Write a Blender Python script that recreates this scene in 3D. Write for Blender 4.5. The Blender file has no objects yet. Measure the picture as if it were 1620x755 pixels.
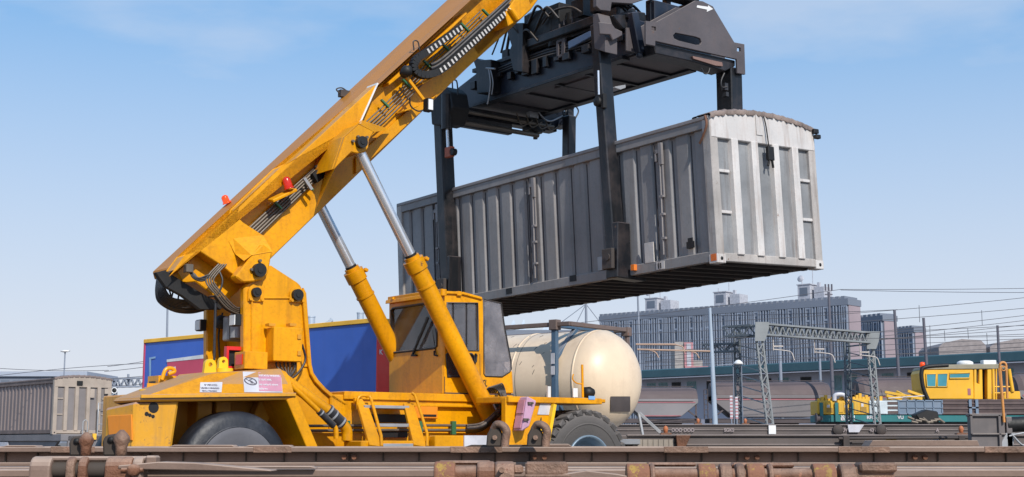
import bpy, bmesh, math, random
from math import sin, cos, tan, radians, pi, sqrt, atan, atan2
from mathutils import Vector, Matrix
random.seed(7)
SC = bpy.context.scene
COL = SC.collection
V3 = Vector
# ------------------------------------------------------------------ camera geometry
F = 2200.0; CH = 1.25; PIT = atan(323 / F)
CAM = V3((0, 0, CH))
def ray(px, py):
    a = (px - 810) / F; b = (377.5 - py) / F
    return V3((a, cos(PIT) - b * sin(PIT), sin(PIT) + b * cos(PIT)))
def at(px, py, Y):
    "world point seen at that place of the photograph, at depth Y"
    r = ray(px, py); return CAM + r * (Y / r.y)
class Frame:
    def __init__(s, M): s.M = M; s.I = M.inverted(); s.c = s.I @ CAM
    def on(s, px, py, ax, val):
        d = s.I.to_3x3() @ ray(px, py)
        return s.c + d * ((val - s.c[ax]) / d[ax])
    def v(s, px, py, v): return s.on(px, py, 1, v)
    def u(s, px, py, u): return s.on(px, py, 0, u)
    def z(s, px, py, z): return s.on(px, py, 2, z)
def yawframe(o, yaw): return Frame(Matrix.Translation(V3(o)) @ Matrix.Rotation(yaw, 4, 'Z'))
# ------------------------------------------------------------------ materials
MATS = {}
def lin(c):
    return tuple((x / 12.92 if x <= .04045 else ((x + .055) / 1.055) ** 2.4) for x in c)
def mat(name, col, rough=.5, metal=0.0, dirt=.35, dirtcol=(.12, .09, .07), scale=3.0, streak=0.0, rust=0.0, rustcol=(.16, .055, .025),
        bump=.0, bscale=40, dust=0.0, dustcol=(.42, .34, .27), var=.12, emit=None, spec=.5, fine=0.0):
    """painted or bare surface with blotches, vertical streaks, rust spots, dust on upward faces and fine bump"""
    m = bpy.data.materials.new(name); m.use_nodes = True
    nt = m.node_tree; N = nt.nodes; L = nt.links
    b = N['Principled BSDF']
    tc = N.new('ShaderNodeTexCoord'); geo = N.new('ShaderNodeNewGeometry')
    def noise(sc, det=6, vec=None, ro=.6):
        n = N.new('ShaderNodeTexNoise'); n.inputs['Scale'].default_value = sc; n.inputs['Detail'].default_value = det
        n.inputs['Roughness'].default_value = ro
        L.new(vec or tc.outputs['Object'], n.inputs['Vector']); return n.outputs['Fac']
    def ramp(f, a, b_):
        r = N.new('ShaderNodeMapRange'); r.inputs['From Min'].default_value = a; r.inputs['From Max'].default_value = b_
        L.new(f, r.inputs['Value']); return r.outputs['Result']
    def mul(f, k):
        r = N.new('ShaderNodeMath'); r.operation = 'MULTIPLY'
        if isinstance(k, float): r.inputs[1].default_value = k
        else: L.new(k, r.inputs[1])
        L.new(f, r.inputs[0]); return r.outputs[0]
    def mix(f, c1, c2, mode='MIX'):
        x = N.new('ShaderNodeMix'); x.data_type = 'RGBA'; x.blend_type = mode
        if isinstance(f, float): x.inputs[0].default_value = f
        else: L.new(f, x.inputs[0])
        for i, c in ((6, c1), (7, c2)):
            if isinstance(c, tuple): x.inputs[i].default_value = (*c, 1)
            else: L.new(c, x.inputs[i])
        return x.outputs[2]
    c = tuple(col)
    dark = tuple(x * (1 - var * 2) for x in col); lite = tuple(min(1, x * (1 + var)) for x in col)
    cc = mix(ramp(noise(scale * .5, 4), .3, .7), dark, lite)
    if fine: cc = mix(mul(ramp(noise(scale * 12, 5), .5, .75), float(fine)), cc, tuple(x * .55 for x in col))
    if streak:
        mp = N.new('ShaderNodeMapping'); mp.inputs['Scale'].default_value = (1, 1, .09); L.new(tc.outputs['Object'], mp.inputs['Vector'])
        cc = mix(mul(ramp(noise(scale * 4, 5, mp.outputs[0]), .52, .8), float(streak)), cc, dirtcol)
    if dirt:
        f = mul(ramp(noise(scale, 8, None, .7), .48, .78), float(dirt)); cc = mix(f, cc, dirtcol)
    if rust:
        f = ramp(noise(scale * 2.3, 9, None, .72), .70 - rust * .22, .74 - rust * .2); cc = mix(f, cc, rustcol)
        rr = N.new('ShaderNodeMapRange'); L.new(f, rr.inputs['Value']); rr.inputs['To Min'].default_value = rough; rr.inputs['To Max'].default_value = .9
        L.new(rr.outputs[0], b.inputs['Roughness'])
    else:
        rn = N.new('ShaderNodeMapRange'); L.new(noise(scale * 3, 4), rn.inputs['Value'])
        rn.inputs['To Min'].default_value = max(0.02, rough - .15); rn.inputs['To Max'].default_value = min(1, rough + .15)
        L.new(rn.outputs[0], b.inputs['Roughness'])
    if dust:
        sx = N.new('ShaderNodeSeparateXYZ'); L.new(geo.outputs['Normal'], sx.inputs[0])
        f = ramp(sx.outputs['Z'], .15, .7); f = mul(mul(f, ramp(noise(scale * 1.5, 6), .15, .6)), float(dust)); cc = mix(f, cc, dustcol)
    L.new(cc, b.inputs['Base Color'])
    b.inputs['Metallic'].default_value = metal
    b.inputs['Specular IOR Level'].default_value = spec
    if bump:
        bp = N.new('ShaderNodeBump'); bp.inputs['Strength'].default_value = bump; bp.inputs['Distance'].default_value = .02
        L.new(noise(bscale, 5), bp.inputs['Height']); L.new(bp.outputs[0], b.inputs['Normal'])
    if emit:
        b.inputs['Emission Color'].default_value = (*emit[0], 1); b.inputs['Emission Strength'].default_value = emit[1]
    MATS[name] = m; return m
def glass(name, tint, trans, rough=.04, milk=.10):
    m = bpy.data.materials.new(name); m.use_nodes = True; nt = m.node_tree; N = nt.nodes; L = nt.links
    N.remove(N['Principled BSDF']); o = N['Material Output']
    t = N.new('ShaderNodeBsdfTransparent'); t.inputs[0].default_value = (*trans, 1)
    d = N.new('ShaderNodeBsdfDiffuse'); d.inputs[0].default_value = (*tint, 1)
    g = N.new('ShaderNodeBsdfGlossy'); g.inputs['Roughness'].default_value = rough; g.inputs[0].default_value = (.85, .88, .9, 1)
    m1 = N.new('ShaderNodeMixShader'); tcg = N.new('ShaderNodeTexCoord'); ng = N.new('ShaderNodeTexNoise'); ng.inputs['Scale'].default_value = 2.6; ng.inputs['Detail'].default_value = 6; ng.inputs['Roughness'].default_value = .7; L.new(tcg.outputs['Object'], ng.inputs['Vector']); rg = N.new('ShaderNodeMapRange'); rg.inputs['From Min'].default_value = .35; rg.inputs['From Max'].default_value = .68; rg.inputs['To Min'].default_value = milk * .5; rg.inputs['To Max'].default_value = min(.9, milk * 1.7); L.new(ng.outputs['Fac'], rg.inputs['Value']); L.new(rg.outputs[0], m1.inputs[0]); L.new(t.outputs[0], m1.inputs[1]); L.new(d.outputs[0], m1.inputs[2])  # patchy pale film in the glass, painting in uneven reflections and dirt smears
    fr = N.new('ShaderNodeFresnel'); fr.inputs[0].default_value = 1.6
    m2 = N.new('ShaderNodeMixShader'); L.new(fr.outputs[0], m2.inputs[0]); L.new(m1.outputs[0], m2.inputs[1]); L.new(g.outputs[0], m2.inputs[2])
    L.new(m2.outputs[0], o.inputs[0]); MATS[name] = m; return m
YC = (.77, .33, .002)
Y = mat('yellow_paint', YC, .32, 0, .75, (.26, .095, .008), 1.7, streak=.5, rust=.16, rustcol=(.09, .05, .03), dust=.2, dustcol=(.36, .18, .06), var=.15, bump=.15, bscale=5, fine=.5, spec=.35)
YD = mat('dusty_yellow_paint', (.60, .27, .015), .5, 0, .45, (.22, .12, .06), 1.6, streak=.2, rust=.12, dust=.75, dustcol=(.33, .20, .12), var=.1, bump=.08, bscale=12)
YB = mat('brown_dusted_boom_top', (.47, .185, .015), .45, 0, .35, (.26, .12, .04), .6, streak=.0, dust=.35, dustcol=(.30, .145, .055), var=.1)
YW = mat('worn_yellow_paint', (.72, .34, .02), .5, 0, .6, (.16, .12, .10), 2.6, streak=.35, rust=.45, rustcol=(.10, .07, .06), dust=.8, dustcol=(.26, .20, .24), var=.12, bump=.1, bscale=14)
YL = mat('bright_yellow_paint', (.85, .50, .01), .4, 0, .15, scale=4, dust=.1)
OR = mat('orange_paint', (.85, .27, .01), .4, 0, .2, scale=3, streak=.1)
BK = mat('black_rubber_hose', (.018, .018, .022), .45, 0, .3, (.09, .08, .07), 6, dust=.3)
DK = mat('black_painted_steel', (.005, .0065, .010), .42, 0, .4, (.10, .075, .07), 2.0, streak=.3, rust=.10, rustcol=(.13, .08, .06), dust=.5, dustcol=(.12, .095, .095), var=.2, bump=.2, bscale=10, fine=.3)
DG = mat('worn_dark_grey_plate', (.085, .074, .08), .55, 0, .5, (.09, .065, .06), 2.5, streak=.35, rust=.25, rustcol=(.14, .075, .05), dust=.3, var=.15, bump=.1, bscale=14, fine=.25)
DB = mat('blue_black_steel', (.009, .015, .030), .38, 0, .5, (.06, .05, .05), 2, streak=.25, rust=.08, var=.15, dust=.5, dustcol=(.12, .12, .15))
VB = mat('black_grease', (.005, .005, .006), .6, 0, .3, (.03, .025, .02), 5)
CR = mat('chromed_rod', (.80, .81, .84), .24, .75, 0, (.2, .15, .12), 3, var=.03)
ST = mat('bare_steel', (.15, .125, .10), .5, .4, .4, (.18, .13, .1), 6)
ALU = mat('galvanised_steel', (.34, .35, .37), .5, .3, .35, (.25, .22, .2), 6)
TY = mat('tyre_rubber', (.085, .078, .075), .85, 0, .6, (.055, .05, .05), 2.4, var=.15, bump=.25, bscale=20, dust=.4, dustcol=(.26, .23, .22))
TYD = mat('dark_tyre_rubber', (.016, .019, .028), .5, 0, .6, (.12, .12, .13), 1.8, var=.2, bump=.25, bscale=18)
TYG = mat('worn_grey_tyre_sidewall', (.11, .11, .125), .8, 0, .5, (.12, .12, .13), 2.5, var=.1, bump=.15, bscale=20)
GREEN = mat('green_pipe_clamp', (.03, .14, .06), .5)
RL = mat('red_lamp_glass', (.50, .018, .006), .2, 0, 0, emit=((.9, .04, .0), .12))
OL = mat('lit_orange_beacon', (.75, .05, .005), .2, 0, 0, emit=((1, .12, .0), .35))
RED = mat('red_paint', (.62, .02, .02), .35, 0, .15)
WH = mat('white_paint', (.74, .74, .74), .45, 0, .3, (.3, .27, .25), 5, streak=.2)
WP = mat('weathered_white_plate', (.55, .55, .60), .5, 0, .4, (.3, .22, .2), 8)
PK = mat('faded_pink_plate', (.50, .24, .32), .5, 0, .3, (.4, .1, .15), 9)
PX = mat('faded_pink_box', (.52, .30, .42), .45, 0, .3, (.35, .2, .3), 5, streak=.2, dust=.3, dustcol=(.6, .5, .5))
TX = mat('dark_grey_lettering', (.12, .11, .14), .6, 0, 0)
TW = mat('white_lettering', (.72, .68, .72), .6, 0, 0)
TB = mat('black_lettering', (.02, .02, .02), .5, 0, 0)
GL = glass('tinted_cab_glass', (.42, .38, .40), (.80, .80, .82), milk=.12)
GL2 = glass('smoked_side_glass', (.50, .47, .50), (.70, .68, .72), milk=.24)
CS = mat('faded_grey_container_side', (.27, .26, .262), .5, .0, .6, (.20, .175, .165), 1.5, streak=1.0, rust=.10, rustcol=(.13, .085, .07), var=.16, bump=.35, bscale=3.5, dust=.3, fine=.3, spec=.3)
CE = mat('silver_grey_end_wall', (.25, .26, .275), .6, 0, .5, (.13, .12, .12), 2.5, streak=1.0, var=.2, bump=.6, bscale=3, fine=.3)
CP = mat('scuffed_white_rib', (.62, .59, .57), .42, .1, .5, (.34, .26, .22), 3, streak=.9, rust=.24, rustcol=(.2, .12, .09), var=.12, bump=.35, bscale=5, fine=.2)
PG = mat('grimy_grey_post', (.42, .39, .37), .55, 0, .6, (.2, .16, .14), 3, streak=.9, rust=.25, rustcol=(.15, .09, .07), var=.2, bump=.4, bscale=6, fine=.3)
CG = mat('dull_grey_rail', (.27, .25, .25), .55, .2, .4, (.13, .10, .09), 4, streak=.3, rust=.22, var=.12)
UN = mat('dark_underframe', (.055, .045, .042), .8, 0, .5, (.10, .06, .045), 3, rust=.3, rustcol=(.10, .05, .035))
TARP = mat('weathered_brown_tarpaulin', (.22, .17, .15), .6, 0, .5, (.10, .07, .06), 7, streak=.3, bump=.8, bscale=16, var=.3)
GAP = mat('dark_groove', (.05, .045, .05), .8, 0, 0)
m_ = CR; nt_ = m_.node_tree; b_ = nt_.nodes['Principled BSDF']
for inp in ('Roughness', 'Base Color'):
    for l_ in list(b_.inputs[inp].links): nt_.links.remove(l_)
b_.inputs['Roughness'].default_value = .22; b_.inputs['Base Color'].default_value = (.80, .81, .84, 1)
# ------------------------------------------------------------------ mesh builder
class MB:
    def __init__(s): s.v = []; s.f = []; s.m = []; s.sm = []; s.g = []; s.nest = 0; s.gid = 0; s.cur = 0; s.smooth = False
    def add(s, vs, fs, smooth=None):
        if s.nest == 0: s.gid += 1
        s.g += [s.gid] * len(fs); o = len(s.v); s.v += [tuple(x) for x in vs]
        for f in fs: s.f.append(tuple(i + o for i in f)); s.m.append(s.cur); s.sm.append(s.smooth if smooth is None else smooth)
        return s
    def box(s, lo, hi, M=None):
        x0, y0, z0 = [min(a, b) for a, b in zip(lo, hi)]; x1, y1, z1 = [max(a, b) for a, b in zip(lo, hi)]
        vs = [V3(p) for p in ((x0, y0, z0), (x1, y0, z0), (x1, y1, z0), (x0, y1, z0), (x0, y0, z1), (x1, y0, z1), (x1, y1, z1), (x0, y1, z1))]
        if M: vs = [M @ p for p in vs]
        return s.add(vs, [(0, 3, 2, 1), (4, 5, 6, 7), (0, 1, 5, 4), (1, 2, 6, 5), (2, 3, 7, 6), (3, 0, 4, 7)], False)
    def bar(s, a, b, w, h, up=(0, 0, 1), w2=None, h2=None):
        "rectangular bar from a to b, w across, h along up"
        a = V3(a); b = V3(b); d = (b - a).normalized(); up = V3(up)
        x = d.cross(up)
        if x.length < 1e-4: x = d.cross(V3((1, 0, 0)))
        x.normalize(); y = x.cross(d).normalized(); w2 = w2 or w; h2 = h2 or h
        vs = []
        for p, ww, hh in ((a, w, h), (b, w2, h2)):
            for i, j in ((-1, -1), (1, -1), (1, 1), (-1, 1)): vs.append(p + x * (i * ww / 2) + y * (j * hh / 2))
        return s.add(vs, [(0, 1, 2, 3), (7, 6, 5, 4), (0, 4, 5, 1), (1, 5, 6, 2), (2, 6, 7, 3), (3, 7, 4, 0)], False)
    def prism(s, poly, ax, a, b):
        "poly: list of 3D points; axis coordinate replaced by a and b"
        n = len(poly); A = []; B = []
        for p in poly:
            p = list(p); p[ax] = a; A.append(tuple(p)); p[ax] = b; B.append(tuple(p))
        return s.add(A + B, [tuple(range(n)), tuple(range(2 * n - 1, n - 1, -1))] + [(i, i + n, (i + 1) % n + n, (i + 1) % n) for i in range(n)], False)
    def loft(s, A, B, cap=True):
        n = len(A)
        fs = [(i, (i + 1) % n, (i + 1) % n + n, i + n) for i in range(n)]
        if cap: fs += [tuple(range(n - 1, -1, -1)), tuple(range(n, 2 * n))]
        return s.add(list(A) + list(B), fs, False)
    def tube(s, pts, r, n=8, cap=True, closed=False):
        pts = [V3(p) for p in pts]; rs = r if isinstance(r, (list, tuple)) else [r] * len(pts)
        m = len(pts); vs = []; prev = None
        for i, p in enumerate(pts):
            if closed: t = pts[(i + 1) % m] - pts[i - 1]
            else: t = pts[min(i + 1, m - 1)] - pts[max(i - 1, 0)]
            t.normalize()
            if prev is None:
                x = t.cross(V3((0, 0, 1)));
                if x.length < .05: x = t.cross(V3((1, 0, 0)))
            else:
                x = prev - t * prev.dot(t)
                if x.length < 1e-5: x = t.cross(V3((0, 0, 1)))
            x.normalize(); prev = x; y = t.cross(x)
            for k in range(n):
                a = 2 * pi * k / n; vs.append(p + (x * cos(a) + y * sin(a)) * rs[i])
        fs = []
        for i in range(m if closed else m - 1):
            j = (i + 1) % m
            for k in range(n): fs.append((i * n + k, i * n + (k + 1) % n, j * n + (k + 1) % n, j * n + k))
        s.add(vs, fs, True)
        if cap and not closed:
            s.add([vs[k] for k in range(n)], [tuple(range(n - 1, -1, -1))], False)
            s.add([vs[(m - 1) * n + k] for k in range(n)], [tuple(range(n))], False)
        return s
    def cyl(s, a, b, r, n=20, r2=None): return s.tube([a, b], [r, r if r2 is None else r2], n)
    def lathe(s, prof, c, axis, n=32, smooth=True):
        "prof: (radius, offset along axis)"
        axis = V3(axis).normalized(); x = axis.cross(V3((0, 0, 1)))
        if x.length < .01: x = axis.cross(V3((1, 0, 0)))
        x.normalize(); y = axis.cross(x); c = V3(c); vs = []
        for r, o in prof:
            for k in range(n):
                a = 2 * pi * k / n; vs.append(c + axis * o + (x * cos(a) + y * sin(a)) * r)
        fs = []
        for i in range(len(prof) - 1):
            for k in range(n): fs.append((i * n + k, (i + 1) * n + k, (i + 1) * n + (k + 1) % n, i * n + (k + 1) % n))
        return s.add(vs, fs, smooth)
    def build(s, name, m, parent=None, bevel=0.0, label=None, seg=1):
        me = bpy.data.meshes.new(name); me.from_pydata(s.v, [], s.f)
        ms = m if isinstance(m, (list, tuple)) else [m]
        for x in ms: me.materials.append(x)
        me.polygons.foreach_set('material_index', s.m); me.polygons.foreach_set('use_smooth', s.sm); me.update()
        bm = bmesh.new(); bm.from_mesh(me); bmesh.ops.recalc_face_normals(bm, faces=bm.faces); bm.to_mesh(me); bm.free()
        o = bpy.data.objects.new(name, me); COL.objects.link(o)
        if parent: o.parent = parent
        if bevel:
            b = o.modifiers.new('bevel', 'BEVEL'); b.width = bevel; b.segments = seg; b.limit_method = 'ANGLE'; b.angle_limit = radians(35)
        if label: o['label'] = label
        return o
def _grp(fn):
    def w(s, *a, **k):
        if s.nest == 0: s.gid += 1
        s.nest += 1
        try: return fn(s, *a, **k)
        finally: s.nest -= 1
    return w
for _n in ('box', 'bar', 'prism', 'loft', 'tube', 'cyl', 'lathe'): setattr(MB, _n, _grp(getattr(MB, _n)))
def _each(s, name, m, parent=None, bevel=0.0, label=None):
    "one object for every solid that was added"
    out = []
    for g in sorted(set(s.g)):
        idx = [i for i, x in enumerate(s.g) if x == g]; used = {}; t = MB()
        for i in idx:
            t.f.append(tuple(used.setdefault(v, len(used)) for v in s.f[i])); t.sm.append(s.sm[i]); t.m.append(s.m[i])
        t.v = [s.v[k] for k in used]; out.append(t.build(name, m, parent, bevel, label))
    return out[0] if out else None
MB.each = _each
def curveplate(name, outer, holes, ax, a, b, m, parent, bevel=0.0):
    """flat plate with real openings; loops are 3D points, ax the thickness axis from a to b"""
    i, j = [k for k in range(3) if k != ax]
    cu = bpy.data.curves.new(name, 'CURVE'); cu.dimensions = '2D'; cu.fill_mode = 'BOTH'; cu.extrude = abs(b - a) / 2
    for loop in [outer] + list(holes):
        sp = cu.splines.new('POLY'); sp.points.add(len(loop) - 1); sp.use_cyclic_u = True
        for k, p in enumerate(loop): sp.points[k].co = (p[i], p[j], 0, 1)
    t = bpy.data.objects.new('tmp', cu); COL.objects.link(t); bpy.context.view_layer.update()
    me = bpy.data.meshes.new_from_object(t); bpy.data.objects.remove(t)
    for v in me.vertices:
        c = [0, 0, 0]; c[i] = v.co.x; c[j] = v.co.y; c[ax] = (a + b) / 2 + v.co.z; v.co = c
    bm = bmesh.new(); bm.from_mesh(me); bmesh.ops.remove_doubles(bm, verts=bm.verts, dist=1e-4); bmesh.ops.recalc_face_normals(bm, faces=bm.faces); bm.to_mesh(me); bm.free()
    me.name = name; me.materials.clear(); me.materials.append(m)
    for p in me.polygons: p.use_smooth = False; p.material_index = 0
    o = bpy.data.objects.new(name, me); COL.objects.link(o); o.parent = parent
    if bevel:
        bv = o.modifiers.new('bevel', 'BEVEL'); bv.width = bevel; bv.segments = 1; bv.limit_method = 'ANGLE'; bv.angle_limit = radians(40)
    return o
def thing(name, label, cat, M=None, group=None):
    o = bpy.data.objects.new(name, None); COL.objects.link(o); o.empty_display_size = .3
    if M is not None: o.matrix_world = M
    o['label'] = label; o['category'] = cat
    if group: o['group'] = group
    return o
def tag(o, label, cat, group=None, kind=None):
    if label: o['label'] = label
    if cat: o['category'] = cat
    if group: o['group'] = group
    if kind: o['kind'] = kind
    return o
def text(s, name, m, parent, origin, xdir, ydir, size, squash=1.0, bold=0.0, align='LEFT', ext=.002):
    cu = bpy.data.curves.new(name, 'FONT'); cu.body = s; cu.size = size; cu.extrude = ext; cu.offset = bold; cu.align_x = align; cu.space_line = .95
    t = bpy.data.objects.new('tmp', cu); COL.objects.link(t); bpy.context.view_layer.update()
    me = bpy.data.meshes.new_from_object(t); bpy.data.objects.remove(t)
    x = V3(xdir).normalized(); y = V3(ydir).normalized(); z = x.cross(y).normalized()
    for v in me.vertices: v.co = V3(origin) + x * (v.co.x * squash) + y * v.co.y + z * v.co.z
    me.materials.clear(); me.materials.append(m); me.name = name
    o = bpy.data.objects.new(name, me); COL.objects.link(o); o.parent = parent; return o
def arc(c, r, a0, a1, n, ex, ey):
    c = V3(c); ex = V3(ex); ey = V3(ey)
    return [c + ex * (r * cos(a0 + (a1 - a0) * k / n)) + ey * (r * sin(a0 + (a1 - a0) * k / n)) for k in range(n + 1)]
def spline(pts, k=6):
    "Catmull-Rom through the points"
    P = [V3(p) for p in pts]; P = [P[0] * 2 - P[1]] + P + [P[-1] * 2 - P[-2]]; out = []
    for i in range(1, len(P) - 2):
        for j in range(k):
            t = j / k; a, b, c, d = P[i - 1], P[i], P[i + 1], P[i + 2]
            out.append(.5 * (2 * b + (c - a) * t + (2 * a - 5 * b + 4 * c - d) * t * t + (3 * b - a - 3 * c + d) * t ** 3))
    out.append(P[-2]); return out
# ================================================================== REACH STACKER
TH = radians(37.4)
MF = yawframe((.02, 25.1, 0), TH)
W = MF.v                                # W(px, py, v) -> machine point on the vertical plane v
def P(pts, v): return [W(x, y, v) for x, y in pts]
RS = thing('reach_stacker', 'huge yellow reach stacker crane lifting the grey container high over the tracks', 'reach stacker', MF.M)
def pv(name, pts, v0, v1, m, parent=RS, bevel=.012, label=None):
    b = MB(); b.prism(P(pts, v0), 1, v0, v1); return b.build(name, m, parent, bevel, label)
# --- chassis
ch = MB()
A = W(283, 633, -1.7)
ch.prism(P([(300, 640), (486, 640), (500, 706), (300, 760)], -.62), 1, -.62, .62)
z0 = .55
ch.box((-7.3, -.7, z0), (-5.0, .7, 1.95))
ch.box((-5.3, -.80, z0), (1.0, .80, 1.42))
ch.box((-4.2, -.78, 1.4), (-.2, .78, 2.0))
chassis = ch.build('chassis', Y, RS, .02)
# rear axle beam and inner supports of the wheel well
b = MB(); b.bar((-6.2, -1.3, .86), (-6.2, 1.3, .86), .5, .5)
for px in (322, 352):
    p = W(px, 640, -1.0); b.box((p.x - .12, -1.05, .9), (p.x + .12, -.7, p.z + .1))
p = W(420, 632, -.9); q = W(395, 700, -.9); b.bar(p, q, .2, .25)
b.each('axle_support', YD, RS, .015)
# counterweight
a0 = W(283, 633, -1.7); b0 = W(213, 636, -1.7); c0 = W(167, 646, -1.05)
zl = .45
plan = [(a0.x, -1.7, a0.z), (b0.x, -1.7, b0.z), (c0.x, -1.05, c0.z), (c0.x + .66, .3, c0.z), (c0.x + 1.4, 1.5, a0.z), (a0.x + 1.1, 1.7, a0.z)]
bot0 = W(262, 706, -1.7)
low = [(bot0.x, -1.7, zl)] + [(x, y, zl) for x, y, _ in plan[1:]]
low[5] = (bot0.x + 1.1, 1.7, zl)
cw = MB(); cw.loft([V3(p) for p in low], [V3(p) for p in plan]); cwt = cw.build('counterweight', YW, RS, .03)
# access panel on the chamfered rear face, its shade put in as an orange tone
e0 = V3(plan[1]); e1 = V3(plan[2]); fd = (e1 - e0); fd.z = 0; fd.normalize(); fn = V3((fd.y, -fd.x, 0)); fn = fn if fn.x < 0 else -fn
def onchamf(px, py):
    d = MF.I.to_3x3() @ ray(px, py); t = (e0 - MF.c).dot(fn) / d.dot(fn); return MF.c + d * t
qd = [onchamf(172, 658) + fn * .002, onchamf(210, 656) + fn * .002, onchamf(211, 697) + fn * .002, onchamf(174, 693) + fn * .002]
b = MB(); b.loft(qd, [p + fn * .02 for p in qd]); b.build('access_panel', OR, cwt, .006, 'plain orange square panel')
b = MB()
for px, py, r in ((243, 645, .075), (232, 655, .03), (237, 657, .025), (242, 659, .025)):
    p = W(px, py, -1.7); b.cyl(p + V3((0, -.004, 0)), p + V3((0, .02, 0)), r, 14)
b.each('bolt_hole', VB, cwt)
# hood over the rear wheels
r1 = W(330, 590, -1.3); r2 = W(446, 583, -1.3); n1 = W(222, 630, -1.78); n2 = W(467, 627, -1.78); c1 = W(179, 632, -1.15)
r3 = W(458, 592, -1.45)
hb = MB()
lowp = [n1, n2, V3((n2.x, 1.78, n2.z)), V3((n1.x + 1.7, 1.78, n1.z)), V3((c1.x + .66, .2, c1.z)), c1]
topp = [r1, r2, V3((r2.x, 1.3, r2.z)), V3((r1.x + .3, 1.3, r1.z)), V3((r1.x + .1, .2, r1.z)), r1 + V3((-.08, .35, .0))]
hb.loft(lowp, topp); dn = V3((0, 0, -.05)); hb.loft([p + dn for p in lowp], lowp)
hood = hb.build('hood', YD, RS, .035, 'broad dusty hood over the rear wheels')
fb = MB(); off = (n2 - n1).cross(r1 - n1).normalized(); off = off if off.y < 0 else -off
def onf(px, py, k=.0):
    d = MF.I.to_3x3() @ ray(px, py); t = (n1 - MF.c).dot(off) / d.dot(off); return MF.c + d * t + off * k
fasc = [onf(236, 626), onf(334, 593), onf(442, 586), onf(452, 590), onf(458, 599), onf(465, 626)]
fb.loft([p + off * .012 for p in fasc], [p + off * .022 for p in fasc]); fb.build('side_fascia', Y, hood, .01)
lip = MB(); lip.bar(n1 + off * .03, n2 + off * .03, .03, .05); lip.build('edge_lip', YW, hood, .005)
# signs on the fascia
def facepanel(name, quad, k, t, m, parent):
    q = [onf(x, y, k) for x, y in quad]; b = MB(); b.loft(q, [p + off * t for p in q]); return b.build(name, m, parent)
s2 = facepanel('warning_sign', [(383, 591), (443.5, 592), (446, 624), (385.5, 623.5)], .026, .008, WP, RS)
s2['label'] = 'white and pink no standing sign'
facepanel('pink_field', [(407.5, 592.6), (443, 593), (445.3, 622.6), (408.8, 622)], .036, .003, PK, s2)
ex = (onf(440, 608) - onf(390, 607)).normalized(); ey = (onf(395, 595) - onf(396, 620)); ey = (ey - ex * ey.dot(ex)).normalized()
cc = onf(395.3, 606.8, .038); b = MB(); b.tube(arc(cc, .088, 0, 2 * pi, 28, ex, ey)[:-1], .009, 6, closed=True)
b.tube([cc + (ex * -.06 + ey * .065), cc + (ex * .06 - ey * .065)], .006, 6); b.build('prohibition_ring', TX, s2)
b = MB(); b.tube([cc + ey * -.055 + ex * -.012, cc + ey * -.02, cc + ey * -.055 + ex * .02], .006, 5); b.tube([cc + ey * -.02, cc + ey * .01], .008, 5)
b.tube([cc + ex * -.03 + ey * .012, cc + ex * .03 + ey * .0], .005, 5); b.lathe([(0, -.008), (.012, 0), (0, .008)], cc + ey * .022, off, 8)
b.tube([cc + ex * .0 + ey * .045, cc + ex * .04 + ey * .05], .005, 5); b.build('pictogram', TX, s2)
for i, (ln, py) in enumerate((('VIETATO PASSARE', 599.2), ('E SOSTARE', 605.8), ('nel raggio di azione', 613.2), ('della gru', 620))):
    text(ln, 'lettering', TW, s2, onf(408.6 + i * .3, py, .042), ex, ey, .062, .66 if i < 2 else .62, .0012)
s1 = facepanel('small_sign', [(316, 608), (351, 607.5), (349.5, 623.5), (315, 623.5)], .026, .006, WP, RS); s1['label'] = 'small grey plate with worn black capitals'
text("E' VIETATO", 'lettering', TX, s1, onf(323, 613.5, .034), ex, ey, .055, .7, .001)
text("USARE L'ARGANO", 'lettering', TX, s1, onf(317.3, 618.2, .034), ex, ey, .05, .68, .001)
text("SENZA PERMESSO", 'lettering', TX, s1, onf(319.3, 622.6, .034), ex, ey, .04, .7, .0006)
# lifting eyes and bolts
def eye(px, py, v, w, h, name='lifting_eye'):
    c = W(px, py, v); base = V3((c.x, v, c.z - h)); out = [base + V3((-w / 2 * 1.2, 0, 0))]
    out += [V3((c.x + w / 2 * cos(a), v, c.z + w / 2 * sin(a))) for a in [pi - k * pi / 8 for k in range(9)]] + [base + V3((w / 2 * 1.2, 0, 0))]
    hole = [V3((c.x + w * .2 * cos(a), v, c.z + w * .2 * sin(a))) for a in [k * pi / 5 for k in range(10)]]
    return curveplate(name, out, [hole], 1, v, v + .07, YL, RS, .008)
eye(333, 577, -1.0, .17, .20); eye(354, 572, -.85, .14, .22)
b = MB(); p = W(355, 583, -.95); b.cyl(p + V3((0, 0, -.12)), p, .13, 20); b.build('lifting_boss', YL, RS, .01)
b = MB()
for px, py, w in ((229, 613, .1), (285, 608, .14)):
    p = W(px, py, -1.05); b.cyl(p + V3((0, 0, -.1)), p + V3((0, 0, -.03)), w * .8, 10); b.box(p + V3((-w, -.05, -.14)), p + V3((w, .12, -.06)))
b.each('hood_clamp', YL, hood, .01)
b = MB(); p = W(251, 594, -.3); b.box((p.x, -.3, p.z - .35), (p.x + .28, .1, p.z)); p2 = W(258, 600, -.35)
b.tube(spline([W(256, 601, -.45), W(262, 585, -.45), W(272, 583, -.45), W(276, 588, -.45), W(266, 592, -.45)]), .03, 8); b.build('lamp_bracket', Y, hood, .02)
b = MB(); b.box((p.x - .012, -.2, p.z - .26), (p.x, .02, p.z - .08)); b.each('dark_recess', UN, hood)
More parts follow.
